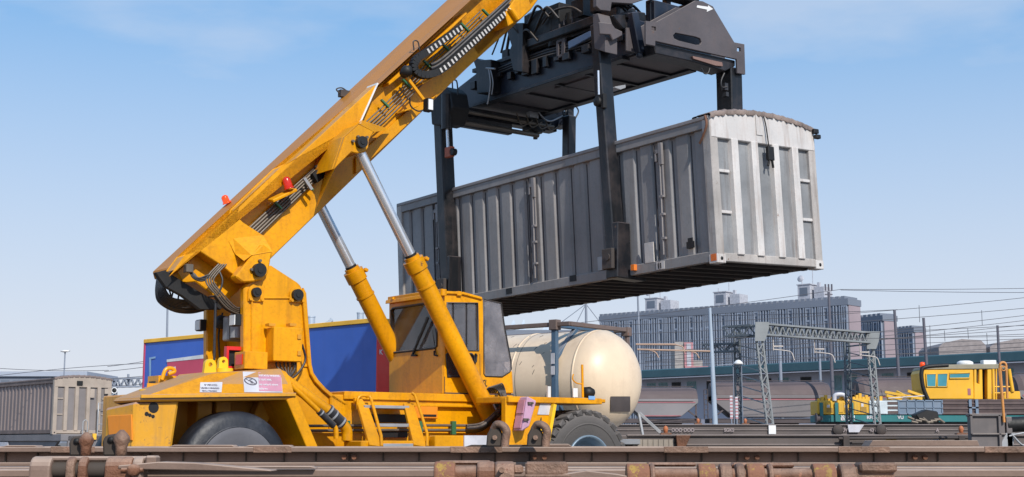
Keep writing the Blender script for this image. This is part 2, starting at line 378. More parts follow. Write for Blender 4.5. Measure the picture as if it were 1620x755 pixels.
# rear mudguard
g = [W(460, 629, -1.74), W(494, 706, -1.74), W(494, 706, -1.74) + V3((0, 0, -.4)), W(440, 629, -1.74) + V3((.02, 0, -.0))]
b = MB(); A1 = W(462, 629, -1.76); A2 = W(497, 712, -1.76)
b.bar((A1.x - .02, -1.23, A1.z), (A2.x - .02, -1.23, A2.z), 1.1, .17, (1, 0, .4)); b.build('mudguard', Y, RS, .01)
b = MB(); b.box((-7.2, -.72, 1.0), (-5.0, -.705, 2.1)); b.build('wheel_well_lining', YD, RS)
# --- tower
TW_ = [(386, 600), (386, 457), (390, 450), (404, 440), (420, 425), (428, 419), (471, 447), (477, 453), (479.5, 464), (488, 577), (491, 590), (499, 602), (511, 615), (525, 627), (536, 635), (547, 640), (562, 643), (566, 660), (566, 706), (470, 706), (450, 640), (420, 610)]
tp = P(TW_, -.72)
b = MB(); b.prism(tp, 1, -.72, -.58); b.prism(tp, 1, .58, .72)
uu = W(440, 500, 0).x
b.box((-5.35, -.58, 1.9), (-5.2, .58, 3.25)); b.box((-6.4, -.58, 1.9), (-5.2, .58, 2.1))
b.prism([V3((-6.35, 0, 1.2)), V3((-4.2, 0, 1.2)), V3((-4.5, 0, 2.2)), V3((-6.2, 0, 2.3))], 1, -.5, .5)
tower = b.build('boom_tower', Y, RS, .02)
b = MB()
for pts in ([(397, 470), (475, 470), (475, 473), (397, 473)], [(397, 470), (399.5, 470), (399.5, 580), (397, 580)], [(480, 575), (489, 577), (489, 581), (480, 581)]):
    b.prism(P(pts, -.725), 1, -.745, -.72)
b.prism([V3((p.x + .03, 0, p.z)) for p in P([(475, 455), (479.5, 464), (488, 577), (491, 590), (499, 602), (511, 615), (525, 627), (545, 640), (540, 642), (520, 630), (505, 617), (493, 604), (486, 592), (482, 577), (473, 462)], -.725)], 1, -.78, -.722)
b.each('edge_stiffener', Y, tower, .008)
def pin(px, py, v, r, nm='pivot_pin', par=tower, k=.07):
    c = W(px, py, v); b = MB(); b.cyl(c + V3((0, -k, 0)), c, r, 24); b.cyl(c + V3((0, -k - .012, 0)), c + V3((0, -k, 0)), r * .45, 14)
    b.build(nm, VB if r > .07 else UN, par, .008)
def boss(px, py, v, w, h, par=tower):
    c = W(px, py, v); b = MB()
    pts = [c + V3((-w, 0, -h))] + [c + V3((w * cos(a), 0, w * sin(a))) for a in [pi - k * pi / 8 for k in range(9)]] + [c + V3((w, 0, -h))]
    b.prism(pts, 1, v - .03, v)
    for s_ in (-1, 1): b.cyl(c + V3((s_ * w * .75, -.06, -h * .75)), c + V3((s_ * w * .75, 0, -h * .75)), .028, 6)
    b.build('pin_boss', Y, par, .006)
boss(404, 463, -.725, .13, .14); pin(404, 463, -.755, .075)
boss(469, 467, -.725, .13, .12); pin(469, 467, -.755, .09)
b = MB(); q0 = W(429, 517, -.98); q1 = W(478, 573, -.98); b.box((q0.x + .05, -.98, q1.z), (q1.x, -.722, q0.z))
bx = b.build('electrical_box', Y, RS, .012)
b = MB()
for py in (533, 559):
    p = W(473, py, -.98); b.box((p.x - .03, -1.0, p.z - .035), (p.x + .03, -.98, p.z + .035))
b.each('hinge', YD, bx)
b = MB()
for px in (429, 462):
    p = W(px, 514, -.9); b.box((p.x - .05, -.93, p.z - .02), (p.x + .06, -.8, p.z + .02))
b.each('mounting_tab', YD, bx)
b = MB(); 
for k in range(6):
    x = 437 + k * 6; b.tube(spline([W(x, 572, -.85), W(x + 1, 580, -.85), W(450 + k * 2, 592, -.95), W(455, 600, -1.0)]), .013, 6)
b.tube(spline([W(478, 545, -.9), W(483, 570, -.9), W(470, 592, -.95), W(455, 602, -1.0)]), .018, 6); b.tube(spline([W(464, 572, -.9), W(466, 585, -.9), W(456, 600, -1.0)]), .018, 6)
b.each('cable', BK, bx)
# things inside the open tower
b = MB(); b.box(W(365, 540, .1) + V3((-.1, -.1, 0)), W(376, 502, .1) + V3((.1, .1, 0))); b.build('grey_fluid_box', ALU, RS, .02)
b = MB(); p = W(376, 535, -.2); b.cyl(p, p + V3((0, 0, .45)), .12, 14); b.build('filter_canister', ALU, RS, .01)
b = MB(); p = W(351, 510, .3); b.lathe([(0, -.12), (.08, -.1), (.11, -.02), (.11, .05), (.05, .1), (0, .1)], p, (-1, -.6, 0), 16); b.build('horn', VB, RS)
p = W(372, 565, -.62); b = MB()
for lo, hi in (((-.14, 0, -.22), (-.1, .1, .16)), ((.1, 0, -.22), (.14, .1, .16)), ((-.1, 0, .1), (.1, .1, .16)), ((-.1, 0, -.22), (.1, .1, -.14))): b.box(p + V3(lo), p + V3(hi))
b.build('red_holder', RED, RS, .006)
b = MB(); b.box(p + V3((-.1, .06, -.14)), p + V3((.1, .09, .1))); b.build('holder_back', VB, RS)
p = W(390, 579, -1.0); b = MB(); b.box((p.x - .08, -1.1, p.z - .05), (p.x + .3, -.75, p.z + .21)); th = b.build('tail_lamp_housing', Y, RS, .01)
b = MB(); b.box((p.x - .095, -1.03, p.z + .02), (p.x - .075, -.82, p.z + .17)); b.build('tail_lamp', RL, th)
b = MB(); b.tube([W(341, 480, -.7), W(339, 570, -.7)], .02, 6); b.tube(spline([W(352, 495, .5), W(346, 530, .5), W(348, 570, .5)]), .015, 6); b.each('cable', BK, RS)
for px, py, v in ((319, 515, .55), (374, 507, -.75)):
    p = W(px, py, v); b = MB(); b.box(p + V3((-.06, -.1, -.09)), p + V3((.04, .1, .09))); o = b.build('work_lamp', VB, RS, .01)
    b = MB(); b.box(p + V3((-.075, -.085, -.075)), p + V3((-.062, .085, .075))); b.build('lamp_glass', WH, o)
# --- boom
topn = [(274, 423), (734, 0), (850, -107)]
b = MB()
side = P([(280, 430), (757, -9), (865, -109), (905, -75), (842, 13), (826, 29), (740, 107), (430, 408), (392, 447), (355, 481), (310, 446), (290, 448)], -.30)
zoff = {}
b.prism(side, 1, -.30, .30)
boom = b.build('boom', Y, RS, .015, 'long orange yellow telescopic boom')
# top cover with chamfers and brown dust
s0, s1_ = W(276, 428, -.30), W(865, -112, -.30)
t0, t1 = W(274, 423, -.30), W(734, 0, -.30); t1 = t0 + (t1 - t0) * 1.25
f0, f1 = W(240, 431, .30), W(707, 0, .30); f1 = f0 + (f1 - f0) * 1.25
s0 = W(279, 428, -.60); s1_ = W(752, -6, -.60); s1_ = s0 + (s1_ - s0) * 1.25
b = MB(); sect0 = [s0, t0, f0, V3((f0.x + .1, .42, s0.z - .05))]; sect1 = [s1_, t1, f1, V3((f1.x, .42, s1_.z - .05))]
b.loft(sect0, sect1); b.build('top_cover', YB, boom, .02)
ax = (t1 - t0).normalized(); nrm = V3((ax.z, 0, -ax.x))          # nrm points down-forward
# outer stiffening plate along the side
Wp = [(274, 428), (293, 405), (303, 402), (317, 398), (332, 408), (352, 421), (373, 438), (385, 447), (395, 446), (404, 446), (416, 443), (424, 433), (426, 424), (428, 410), (431, 400), (428, 388), (419, 386), (416, 372),
      (385, 352), (376, 343), (379, 329), (446, 264.5), (500, 240), (544, 218), (568, 197), (598, 131), (606, 126), (600, 124)]
Wp2 = [(276, 428), (293, 405), (303, 402), (317, 398), (332, 408), (352, 421), (373, 438), (385, 447), (395, 446), (404, 446), (416, 443), (424, 433), (426, 424), (428, 410), (432, 400), (428, 388), (419, 380), (416, 372),
      (385, 352), (376, 343), (379, 329), (446, 264.5), (500, 240), (544, 218), (568, 197), (597, 132)]
b = MB(); b.prism(P(Wp2, -.60), 1, -.60, -.30); b.build('stiffening_plate', Y, boom, .012)
# boom foot lug plate with pin
lug = [(373, 438), (398, 404), (416, 386), (431, 398), (428, 412), (424, 433), (416, 443), (400, 446), (385, 447)]
b = MB(); b.prism(P(lug, -.82), 1, -.82, -.60); b.prism([V3((p.x, 0, p.z)) for p in P(lug, -.82)], 1, .6, .82); b.each('foot_lug', Y, boom, .02)
g1 = P([(368, 378), (378, 400), (392, 416), (396, 405), (386, 413)], -.6)
b = MB(); b.add([W(362, 382, -.605), W(369, 377, -.605), W(416, 372, -.61), W(398, 404, -.83), W(386, 413, -.84), W(372, 402, -.62)], [(0, 1, 2, 3, 4, 5)]); 
b.add([W(416, 372, -.605), W(431, 398, -.83), W(398, 404, -.83)], [(0, 1, 2)]); b.build('gusset', Y, boom)
pin(408, 428, -.82, .105, 'pivot_pin', boom, .09)
# bolts near the foot pin
b = MB()
for px, py in ((397, 427), (410, 413), (565, 217), (557, 224), (579, 218)):
    v = -.82 if px < 500 else -1.08
    p = W(px, py, v); b.cyl(p + V3((0, -.05, 0)), p, .025, 6)
b.each('bolt', ST, boom)
# cylinder lug: flares outward
lug = [(529, 268), (546, 216), (568, 196), (592, 208), (584, 222), (583, 234), (577, 241), (566, 243), (556, 241)]
bot = P(lug, -1.08); b = MB(); b.prism(bot, 1, -1.08, -1.0); 
b.loft([V3((p.x, -1.0, p.z)) for p in bot], [V3((p.x, -.30, p.z)) + V3((0, 0, 0)) for p in bot])
b.prism([V3((p.x, 0, p.z)) for p in bot], 1, .42, 1.08)
b.add([W(500, 331, -.43), W(529, 268, -1.08), W(546, 216, -1.08), W(528, 232, -.61), W(515, 262, -.43)], [(0, 1, 2, 3, 4)])
b.build('cylinder_lug', Y, boom, .015)
pin(569.5, 226, -1.08, .095, 'pivot_pin', boom, .09)
b = MB(); b.add([W(568, 196, -1.08), W(572, 190, -.61), W(618, 205, -.43), W(592, 209, -1.08)], [(0, 1, 2, 3)]); b.add([W(546, 216, -1.08), W(568, 196, -1.08), W(572, 190, -.61), W(544, 217, -.605)], [(0, 1, 2, 3)]); b.build('lug_cover', Y, boom)
# recess end plate, side rails of the upper boom, ledges
b = MB()
b.prism(P([(616, 135), (640, 116), (740, 22), (738, 19), (636, 111), (615, 130)], -.5), 1, -.5, -.30)
b.prism(P([(640, 177), (661, 169), (661, 167), (640, 174)], -.6), 1, -.62, -.30)
b.prism(P([(668, 131), (694, 117), (693, 119), (668, 134)], -.6), 1, -.62, -.30)
b.each('side_ledge', Y, boom, .01)
b = MB(); b.prism(P([(568, 196), (597, 131), (599, 132), (570, 197)], -.62), 1, -.62, -.30); b.build('white_edge_strip', WH, boom)
b = MB()
lo = P([(560, 250), (640, 178), (658, 170), (690, 150), (664, 178), (600, 238), (560, 276)], -.30)
b.prism(lo, 1, -.36, -.30); b.build('lower_doubler', Y, boom, .01)
# boom head block
b = MB(); b.prism(P([(805, 42), (826, 29), (842, 14), (836, -6), (820, -10), (800, 20)], -.75), 1, -.75, .75); b.prism(P([(815, 15), (827, 29), (820, 33), (806, 12)], -.85), 1, -.85, -.75)
b.build('boom_collar', Y, boom, .02)
# inner boom and head above the spreader
p0 = V3((.0, 0, 9.75)); p1 = V3((2.2, 0, 11.6)); b = MB(); c0_ = (W(780, 75, -.30) + W(690, 40, -.30)) / 2; c0_.y = 0; p1 = c0_ + ax * 6.2; b.bar(c0_, p1, .6, .85, nrm); b.build('inner_boom', Y, boom, .02)
b = MB(); b.prism([V3(p) for p in ((1.5, 0, 11.0), (2.7, 0, 11.9), (2.5, 0, 10.3), (2.0, 0, 9.6), (1.55, 0, 9.6))], 1, -.3, .3); b.build('boom_head', Y, boom, .03)
# pipes along the side
b = MB()
for k in range(5):
    o = k * 3.6
    b.tube([W(393 + o * .9, 362 + o * .9, -.37 - .02 * (k % 2)), W(506 + o * .25, 258 + o * 1.15, -.37 - .02 * (k % 2))], .021, 8)
for k in range(5):
    o = k * 4.0
    b.tube([W(566 + o, 205 + o * .55, -.42), W(598 + o, 176 + o * .7, -.42), W(760 + o * .7, 18 + o * .9, -.42)], .013, 6)
b.each('hydraulic_pipe', ST, boom)
b = MB()
for px, py in ((437, 323), (487, 294), (607, 163), (641, 131), (674, 101), (703, 74), (733, 42), (767, 20)):
    a_ = W(px - 4, py - 5, -.45); c_ = W(px + 8, py + 7, -.45); b.bar(a_, c_, .03, .05, (0, 1, 0))
b.each('pipe_clamp', GREEN, boom)
b = MB(); p = W(484, 280, -.6); b.bar(W(481, 282, -.57), W(493, 300, -.57), .05, .04, (0, 1, 0)); b.build('grey_clamp', ALU, boom)
b = MB(); b.add([W(497, 262, -.43), W(514, 258, -.43), W(516, 275, -.43), W(512, 282, -.43)], [(0, 1, 2, 3)]); 
b.prism(P([(492, 276), (514, 257), (516, 276), (511, 281), (500, 290)], -.44), 1, -.50, -.305); b.each('dark_recess', VB, boom)
# cable chain
path = [W(728, 44, -.66), W(700, 64, -.66), W(672, 84, -.66), W(660, 92, -.66), W(654, 102, -.66), W(656, 113, -.66), W(668, 119, -.66), W(684, 117, -.66), W(697, 111, -.66), W(720, 92, -.66), W(790, 28, -.66), W(850, -28, -.66)]
sp = spline(path, 10); b = MB(); b2 = MB(); acc = 0; last = sp[0]
dense = []
for i in range(len(sp) - 1):
    n = max(1, int((sp[i + 1] - sp[i]).length / .02))
    for j in range(n): dense.append(sp[i].lerp(sp[i + 1], j / n))
step = 4; k = 0
for i in range(0, len(dense) - step, step):
    a_, c_ = dense[i], dense[i + step]; t = (c_ - a_).normalized(); n_ = V3((-t.z, 0, t.x))
    b.bar(a_, c_, .12, .12, n_)
    arcs = 115 < i < 260
    if k % 1 == 0 and not (a_ - path[5]).length < .42: b2.bar(a_ - V3((0, .065, 0)) + t * .014, a_ - V3((0, .065, 0)) + t * .052, .02, .082, n_)
    k += 1
b.build('cable_chain', VB, boom); b2.build('chain_link_edge', mat('pale_chain_link', (.52, .50, .48), .5, 0, .4, scale=6), boom)
b = MB(); b.tube([q_ + V3((0, .05, .10)) for q_ in sp[70:]], .035, 8); b.tube([q_ + V3((0, .05, .17)) for q_ in sp[70:]], .03, 8); b.each('chain_hose', BK, boom)
b = MB(); b.tube(spline([W(655, 80, -.6), W(654, 66, -.6), W(661, 66, -.6), W(664, 80, -.6)]), .012, 6); b.build('cable_loop', BK, boom)
b = MB(); b.lathe([(0, -.1), (.08, -.1), (.1, .02), (.06, .1), (0, .1)], W(643, 113, -.75), (0, -1, .3), 14); wl = b.build('boom_camera_housing', VB, boom)
b = MB(); b.bar(W(642, 120, -.68), W(672, 160, -.68), .05, .03, (0, 1, 0)); b.build('lamp_arm', Y, boom)
b = MB(); p = W(677, 166, -.8); b.box(p + V3((-.06, -.08, -.12)), p + V3((.06, .06, .1))); b.tube(spline([W(675, 172, -.75), W(662, 176, -.7), W(650, 168, -.6), W(648, 155, -.5)]), .015, 6); lw = b.build('work_lamp', VB, boom, .01)
b = MB(); b.box(p + V3((-.045, -.09, -.1)), p + V3((.045, -.08, .08))); b.build('lamp_glass', WH, lw)
# beacons
b = MB(); p = W(457, 297, -.66); d_ = V3((-.4, 0, 1)).normalized(); b.lathe([(.0, -.02), (.085, -.02), (.085, 0), (.07, .0), (.066, .14), (.04, .17), (0, .18)], p, d_, 18); bc = b.build('warning_beacon', RL, RS)
b = MB(); b.bar(W(428, 318, -.60), W(466, 300, -.60), .16, .05, (0, -.2, 1)); b.build('beacon_bracket', Y, bc, .01)
b = MB(); p = W(358.5, 320, .2); b.lathe([(0, -.02), (.07, -.02), (.07, .0), (.058, 0), (.055, .09), (.03, .115), (0, .12)], p, (-.5, 0, 1), 18); b.build('warning_beacon', OL, RS)
# small sensor on the boom top
b = MB(); p = W(545, 149, .25); b.box(p + V3((-.1, -.05, -.06)), p + V3((.08, .05, .06))); b.tube(spline([p + V3((-.1, 0, 0)), p + V3((-.16, 0, .06)), p + V3((-.06, 0, .1)), p + V3((.05, 0, .06))]), .012, 6); b.build('boom_sensor', UN, boom)
# black tail of the inner boom and hoses hanging from it
b = MB()
b.prism(P([(246, 431), (262, 428), (292, 447), (330, 470), (356, 481), (350, 490), (317, 490), (288, 468), (262, 454), (252, 440)], -.40), 1, -.40, -.30)
b.build('boom_tail_opening', VB, boom, .01)
b = MB()
random.seed(3)
for k in range(9):
    o = k * 2.2; v = .25 - k * .06
    b.tube(spline([W(250 + o * .6, 440 + o * .6, v), W(248 + o * .7, 462 - o * .3, v), W(253 + o, 478 - o * .4, v), W(275 + o * .7, 491 - o * .9, v), W(300 + o * .2, 494 - o * 1.0, v), W(322, 490 - o * .5, v + .1)]), .028 if k < 3 else .016, 7)
for a_, c_ in (((266, 452), (276, 488)), ((276, 452), (268, 486)), ((284, 458), (280, 485)), ((262, 470), (292, 478))): b.tube([W(*a_, .1), W(*c_, .1)], .013, 6)
b.each('hanging_hose', BK, boom)
b = MB()
for k in range(4):
    o = k * 4
    b.tube(spline([W(346 + o, 418, -.62), W(331 + o, 434, -.62), W(326 + o, 446, -.62), W(340 + o, 465, -.66), W(360 + o, 488 - o * .2, -.6), W(385, 500 - o, -.5)]), .012 if k % 2 else .015, 7)
b.each('steel_pipe', ST, boom)
b = MB()
for k in range(4):
    o = k * 3
    b.tube(spline([W(298 + o, 424 + o, -.6), W(306 + o, 440, -.64), W(322 + o, 444 - o, -.62), W(334 + o * .6, 430 + o, -.6)]), .014, 6)
    b.tube(spline([W(340 + o, 470, -.6), W(356 + o, 488, -.55), W(375, 497 - o, -.5), W(386, 496 - o, -.4)]), .02, 6)
b.tube(spline([W(345, 425, -.6), W(352, 445, -.66), W(344, 466, -.64), W(330, 470, -.5)]), .016, 6); b.each('hose', BK, boom)
b = MB(); b.box(W(292, 431, -.62) + V3((0, -.06, 0)), W(304, 419, -.62) + V3((0, .05, 0))); b.build('junction_box', ST, boom, .008)
# --- lift cylinders
def cyl_assy(v, s):
    top = W(569.5, 226, -1.08); base = W(772, 652, -.95); top = V3((top.x, v, top.z)); base = V3((base.x, v, base.z))
    d = (base - top).normalized(); L_ = (base - top).length; t = W(656, 420, -.95); m_ = top + d * ((V3((t.x, v, t.z)) - top).dot(d))
    b = MB(); b.cyl(m_, base + d * .12, .155, 32); c = b.build('lift_cylinder', Y, RS, .02)
    b = MB(); b.cyl(m_ - d * .10, m_ + d * .1, .178, 32); b.cyl(m_ - d * .16, m_ - d * .1, .13, 24); b.cyl(m_ + d * .38, m_ + d * .41, .17, 32)
    n_ = V3((d.z, 0, -d.x))
    b.bar(m_ - d * .04 + V3((0, -.1, 0)) - n_ * .16, m_ + d * .02 + V3((0, -.1, 0)) - n_ * .2, .08, .06); b.build('gland', Y, c, .01)
    b = MB(); b.cyl(top - d * .02, m_, .092, 28); b.build('piston_rod', CR, c)
    b = MB(); b.cyl(top + V3((0, -.09, 0)), top + V3((0, .09, 0)), .15, 24); b.build('rod_eye', Y, c, .01)
    b = MB(); b.cyl(m_ - d * .2, m_ - d * .15, .1, 20); b.build('seal_ring', VB, c)
cyl_assy(-.95, 0); cyl_assy(.95, 1)
# --- platform and lower body
b = MB()
p0 = W(545, 622, -.82); zt = W(700, 622.5, -.82).z - .004
b.box((p0.x, -.82, zt - .13), (W(812, 626, -.82).x, .82, zt)); b.bar((p0.x + .3, -.84, zt - .2), (-.9, -.84, zt - .2), .05, .05)
plat = b.build('deck_platform', Y, RS, .012)
b = MB(); b.box((-4.2, -1.72, .5), (-.75, -1.2, 1.28)); b.build('side_sill', Y, RS, .015)
b = MB(); p = W(680, 689, -1.75); q = W(733, 706, -1.75); b.box((p.x, -1.9, .5), (q.x, -1.72, p.z)); b.build('tool_box', Y, RS, .015)
p = W(733, 689, -1.9); q = W(771, 706, -1.9); b = MB(); b.box((p.x, -1.93, .9), (q.x, -1.905, p.z)); b.build('white_plate', WP, RS)
b = MB()
for y in (673, 680.5): b.tube([W(487, y + 1, -.88), W(640, y, -.88), W(760, y + .5, -.88)], .022, 8)
b.each('hydraulic_pipe', ST, RS)
b = MB()
for px in (549, 717, 664): p = W(px, 677, -.9); b.box(p + V3((-.04, -.03, -.11)), p + V3((.04, .03, .11)))
b.each('pipe_clamp', GREEN, RS)
b = MB()
for k in range(5):
    v = -1.2 - .05 * (k % 3); o = k * 2.2
    b.tube(spline([W(738, 683 - o, v), W(762, 679 - o, v), W(782, 663 - o, v), W(794, 650 - o, v), W(800, 637 - o, v), W(790, 622 - o, v + .3)]), .036 if k < 3 else .025, 8)
for k in range(7):
    o = k * 3; b.tube(spline([W(766 + o, 622, -1.0), W(775 + o, 613 - k, -1.1), W(788 + o * .6, 618, -1.1), W(795 + o * .3, 632, -1.2)]), .013, 6)
for k in range(4): b.tube([W(786 + k * 3, 655 - k * 5, -1.42), W(792 + k * 3, 649 - k * 5, -1.42)], .05, 8)
b.each('hydraulic_hose', BK, RS)
b = MB(); b.box(W(656, 662, -.86) , W(693, 640, -.86) + V3((0, .05, 0))); lk = b.build('locker_door', OR, RS, .01)
b = MB(); b.box(W(668, 659, -.862) + V3((0, -.01, 0)), W(690, 656, -.862)); b.build('slot', VB, lk)
b = MB(); b.box(W(588, 668, -.83), W(650, 656, -.83) + V3((0, .02, 0))); b.box(W(590, 692, -.86), W(645, 680, -.86) + V3((0, .05, 0))); b.each('dark_recess', VB, RS)
# ladder
lad = []
b = MB()
for top, bt in (((573, 641), (594, 707)), ((646, 641), (664, 707))):
    a_ = W(*top, -1.0); c_ = W(*bt, -1.78); b.bar(a_, c_, .06, .18, (1, 0, 0), None, .22); b.build('stringer', Y, RS, .008); b = MB()
b.bar(W(566, 632, -.95), W(577, 650, -1.0), .06, .12, (1, 0, 0)); b.bar(W(560, 634, -.9), W(572, 634, -.9), .06, .1)
lad = b.build('ladder', Y, RS, .008)
for (x0, y0), (x1, y1) in (((577, 641), (648, 647)), ((587, 670), (657, 676)), ((595, 702), (666, 707))):
    vv = {641: -1.1, 670: -1.4}.get(y0, -1.75); a_ = W(x0, y0, vv); c_ = W(x1, y1, vv); b = MB(); b.box((a_.x, vv, c_.z), (c_.x, vv + .28, a_.z)); b.build('step', ALU, lad, .006)
b = MB()
for pts in ([(580, 628), (585, 626), (588, 634), (597, 668), (603, 690), (604, 707)], [(652, 622), (657, 626), (668, 660), (676, 687), (676, 707)]): b.tube([W(x, y, -.95 - .9 * (y - 622) / 85) for x, y in pts], .026, 8)
b.tube(spline([W(566, 648, -1.0), W(566, 632, -1.0), W(572, 626, -1.0), W(583, 627, -1.0)]), .022, 8)
b.each('handrail', Y, RS)
# big slanting pipes
b = MB(); b.tube([W(444, 596, -1.3), W(522, 652, -1.3)], .085, 16); b.tube(spline([W(538, 668, -1.3), W(546, 676, -1.3), W(549, 684, -1.3), W(549, 697, -1.3)]), .085, 16); b.tube(spline([W(440, 592, -1.0), W(444, 596, -1.3), W(452, 602, -1.3)]), .085, 14)
b.tube([W(460, 609, -1.4), W(507, 653, -1.4)], .04, 12); b.tube(spline([W(526, 672, -1.4), W(531, 679, -1.4), W(532, 694, -1.4)]), .04, 12)
b.each('air_pipe', Y, RS)
b = MB(); b.tube([W(517, 648, -1.3), W(541, 671, -1.3)], .1, 16); b.tube([W(504, 650, -1.4), W(528, 674, -1.4)], .052, 12); cp = b.each('rubber_coupling', BK, RS)
b = MB()
for a_, r in (((519.5, 650.3), .106), ((527, 657.6), .106), ((538.5, 668.6), .106)): b.tube([W(a_[0] - 1, a_[1] - 1, -1.3), W(a_[0] + 1, a_[1] + 1, -1.3)], r, 16)
b.tube([W(507, 653, -1.4), W(508.5, 654.5, -1.4)], .056, 12); b.each('hose_clip', ALU, cp)
# --- front fender
b = MB()
b.prism(P([(800, 629), (879, 633), (863, 710), (800, 710)], -1.98), 1, -1.98, -1.86)
ff = b.build('front_fender', Y, RS, .01)
a_ = W(802, 627, -2.0); c_ = W(950, 631, -2.0)
b = MB(); b.box((a_.x, -2.05, a_.z - .10), (c_.x - .0, -1.15, a_.z)); b.box((c_.x, -2.0, a_.z - .07), (c_.x + .12, -1.5, a_.z - .01)); b.build('fender_top', Y, ff, .012)
b = MB(); a_ = W(877, 632, -2.05); c_ = W(864, 712, -2.05); b.bar((a_.x, -1.6, a_.z - .08), (c_.x, -1.6, c_.z), .95, .06, (1, 0, .3)); b.build('fender_flap', YL, ff)
b = MB(); b.box(W(782, 655, -.9), W(806, 632, -.9) + V3((0, .05, 0))); b.each('dark_recess', VB, RS)  # black slab standing in for the deep shade behind the fender
b = MB(); q = P([(856, 630), (873, 630.5), (868, 656.5), (850, 656)], -1.985); b.prism(q, 1, -1.995, -1.983); b.build('white_notice', WP, ff)
t = P([(856, 660), (859.5, 683), (849, 684)], -1.985); b = MB(); b.prism(t, 1, -1.993, -1.982); wt = b.build('warning_triangle', TB, ff)
cen = (t[0] + t[1] + t[2]) / 3; b = MB(); b.prism([cen + (x - cen) * .72 for x in t], 1, -1.998, -1.9935); b.build('triangle_field', YL, wt)
b = MB(); b.prism([cen + V3((-.02, 0, -.03)), cen + V3((.03, 0, -.03)), cen + V3((.012, 0, .03)), cen + V3((-.005, 0, .045))], 1, -2.002, -1.9985); b.build('pictogram', TB, wt)
pb = P([(835, 627), (849.5, 634.5), (838, 675), (826, 682.5)], -2.25); b = MB(); b.prism(pb, 1, -2.25, -2.0); pbx = b.build('slanting_box', PX, ff, .02, 'faded pink battery box with two latches')
b = MB()
for px, py in ((838, 638), (831, 664)):
    p = W(px, py, -2.25); b.box(p + V3((-.045, -.03, -.02)), p + V3((.045, 0, .02))); b.cyl(p + V3((.03, -.05, 0)), p + V3((.03, 0, 0)), .018, 8)
b.each('latch', ST, pbx)
b = MB(); q = W(822, 645, -2.1); 
fx = pb[0].lerp(pb[3], .12); fy = pb[0].lerp(pb[3], .5); 
for t0_, t1_ in ((.1, .48), (.56, .9)):
    A_, B_ = pb[0].lerp(pb[3], t0_), pb[0].lerp(pb[3], t1_); nn = V3((-.004, 0, 0))
    b.loft([A_ + V3((0, .04, 0)) + nn, A_ + V3((0, .21, 0)) + nn, B_ + V3((0, .21, 0)) + nn, B_ + V3((0, .04, 0)) + nn], [A_ + V3((-.02, .04, 0)), A_ + V3((-.02, .21, 0)), B_ + V3((-.02, .21, 0)), B_ + V3((-.02, .04, 0))])
b.each('worn_sticker', PK, pbx)
# mirror post on the front fender
b = MB(); b.tube([W(922, 629, -1.7), W(921, 577, -1.7)], .022, 8); b.tube(spline([W(921, 608, -1.7), W(912, 606, -1.7), W(906, 600, -1.7), W(907, 592, -1.7)]), .012, 6)
b.build('lamp_post', Y, ff); 
b = MB(); p = W(931, 621, -1.7); b.lathe([(0, -.1), (.09, -.09), (.1, .02), (.06, .1), (0, .1)], p, (1, -.2, 0), 14); b.build('headlamp', VB, ff)
b = MB(); p = W(910, 620, -1.9); b.box(p + V3((-.06, -.02, -.09)), p + V3((.04, .0, .06))); p = W(868, 619, -1.9); b.box(p + V3((-.03, -.02, -.12)), p + V3((.03, .02, .08))); b.each('marker_plate', WH, ff)
b = MB(); p = W(936, 629.5, -2.056); b.box(p + V3((-.07, -.004, -.03)), p + V3((.07, 0, .03))); b.build('blue_sticker', mat('blue_sticker', (.2, .4, .7), .5), ff)
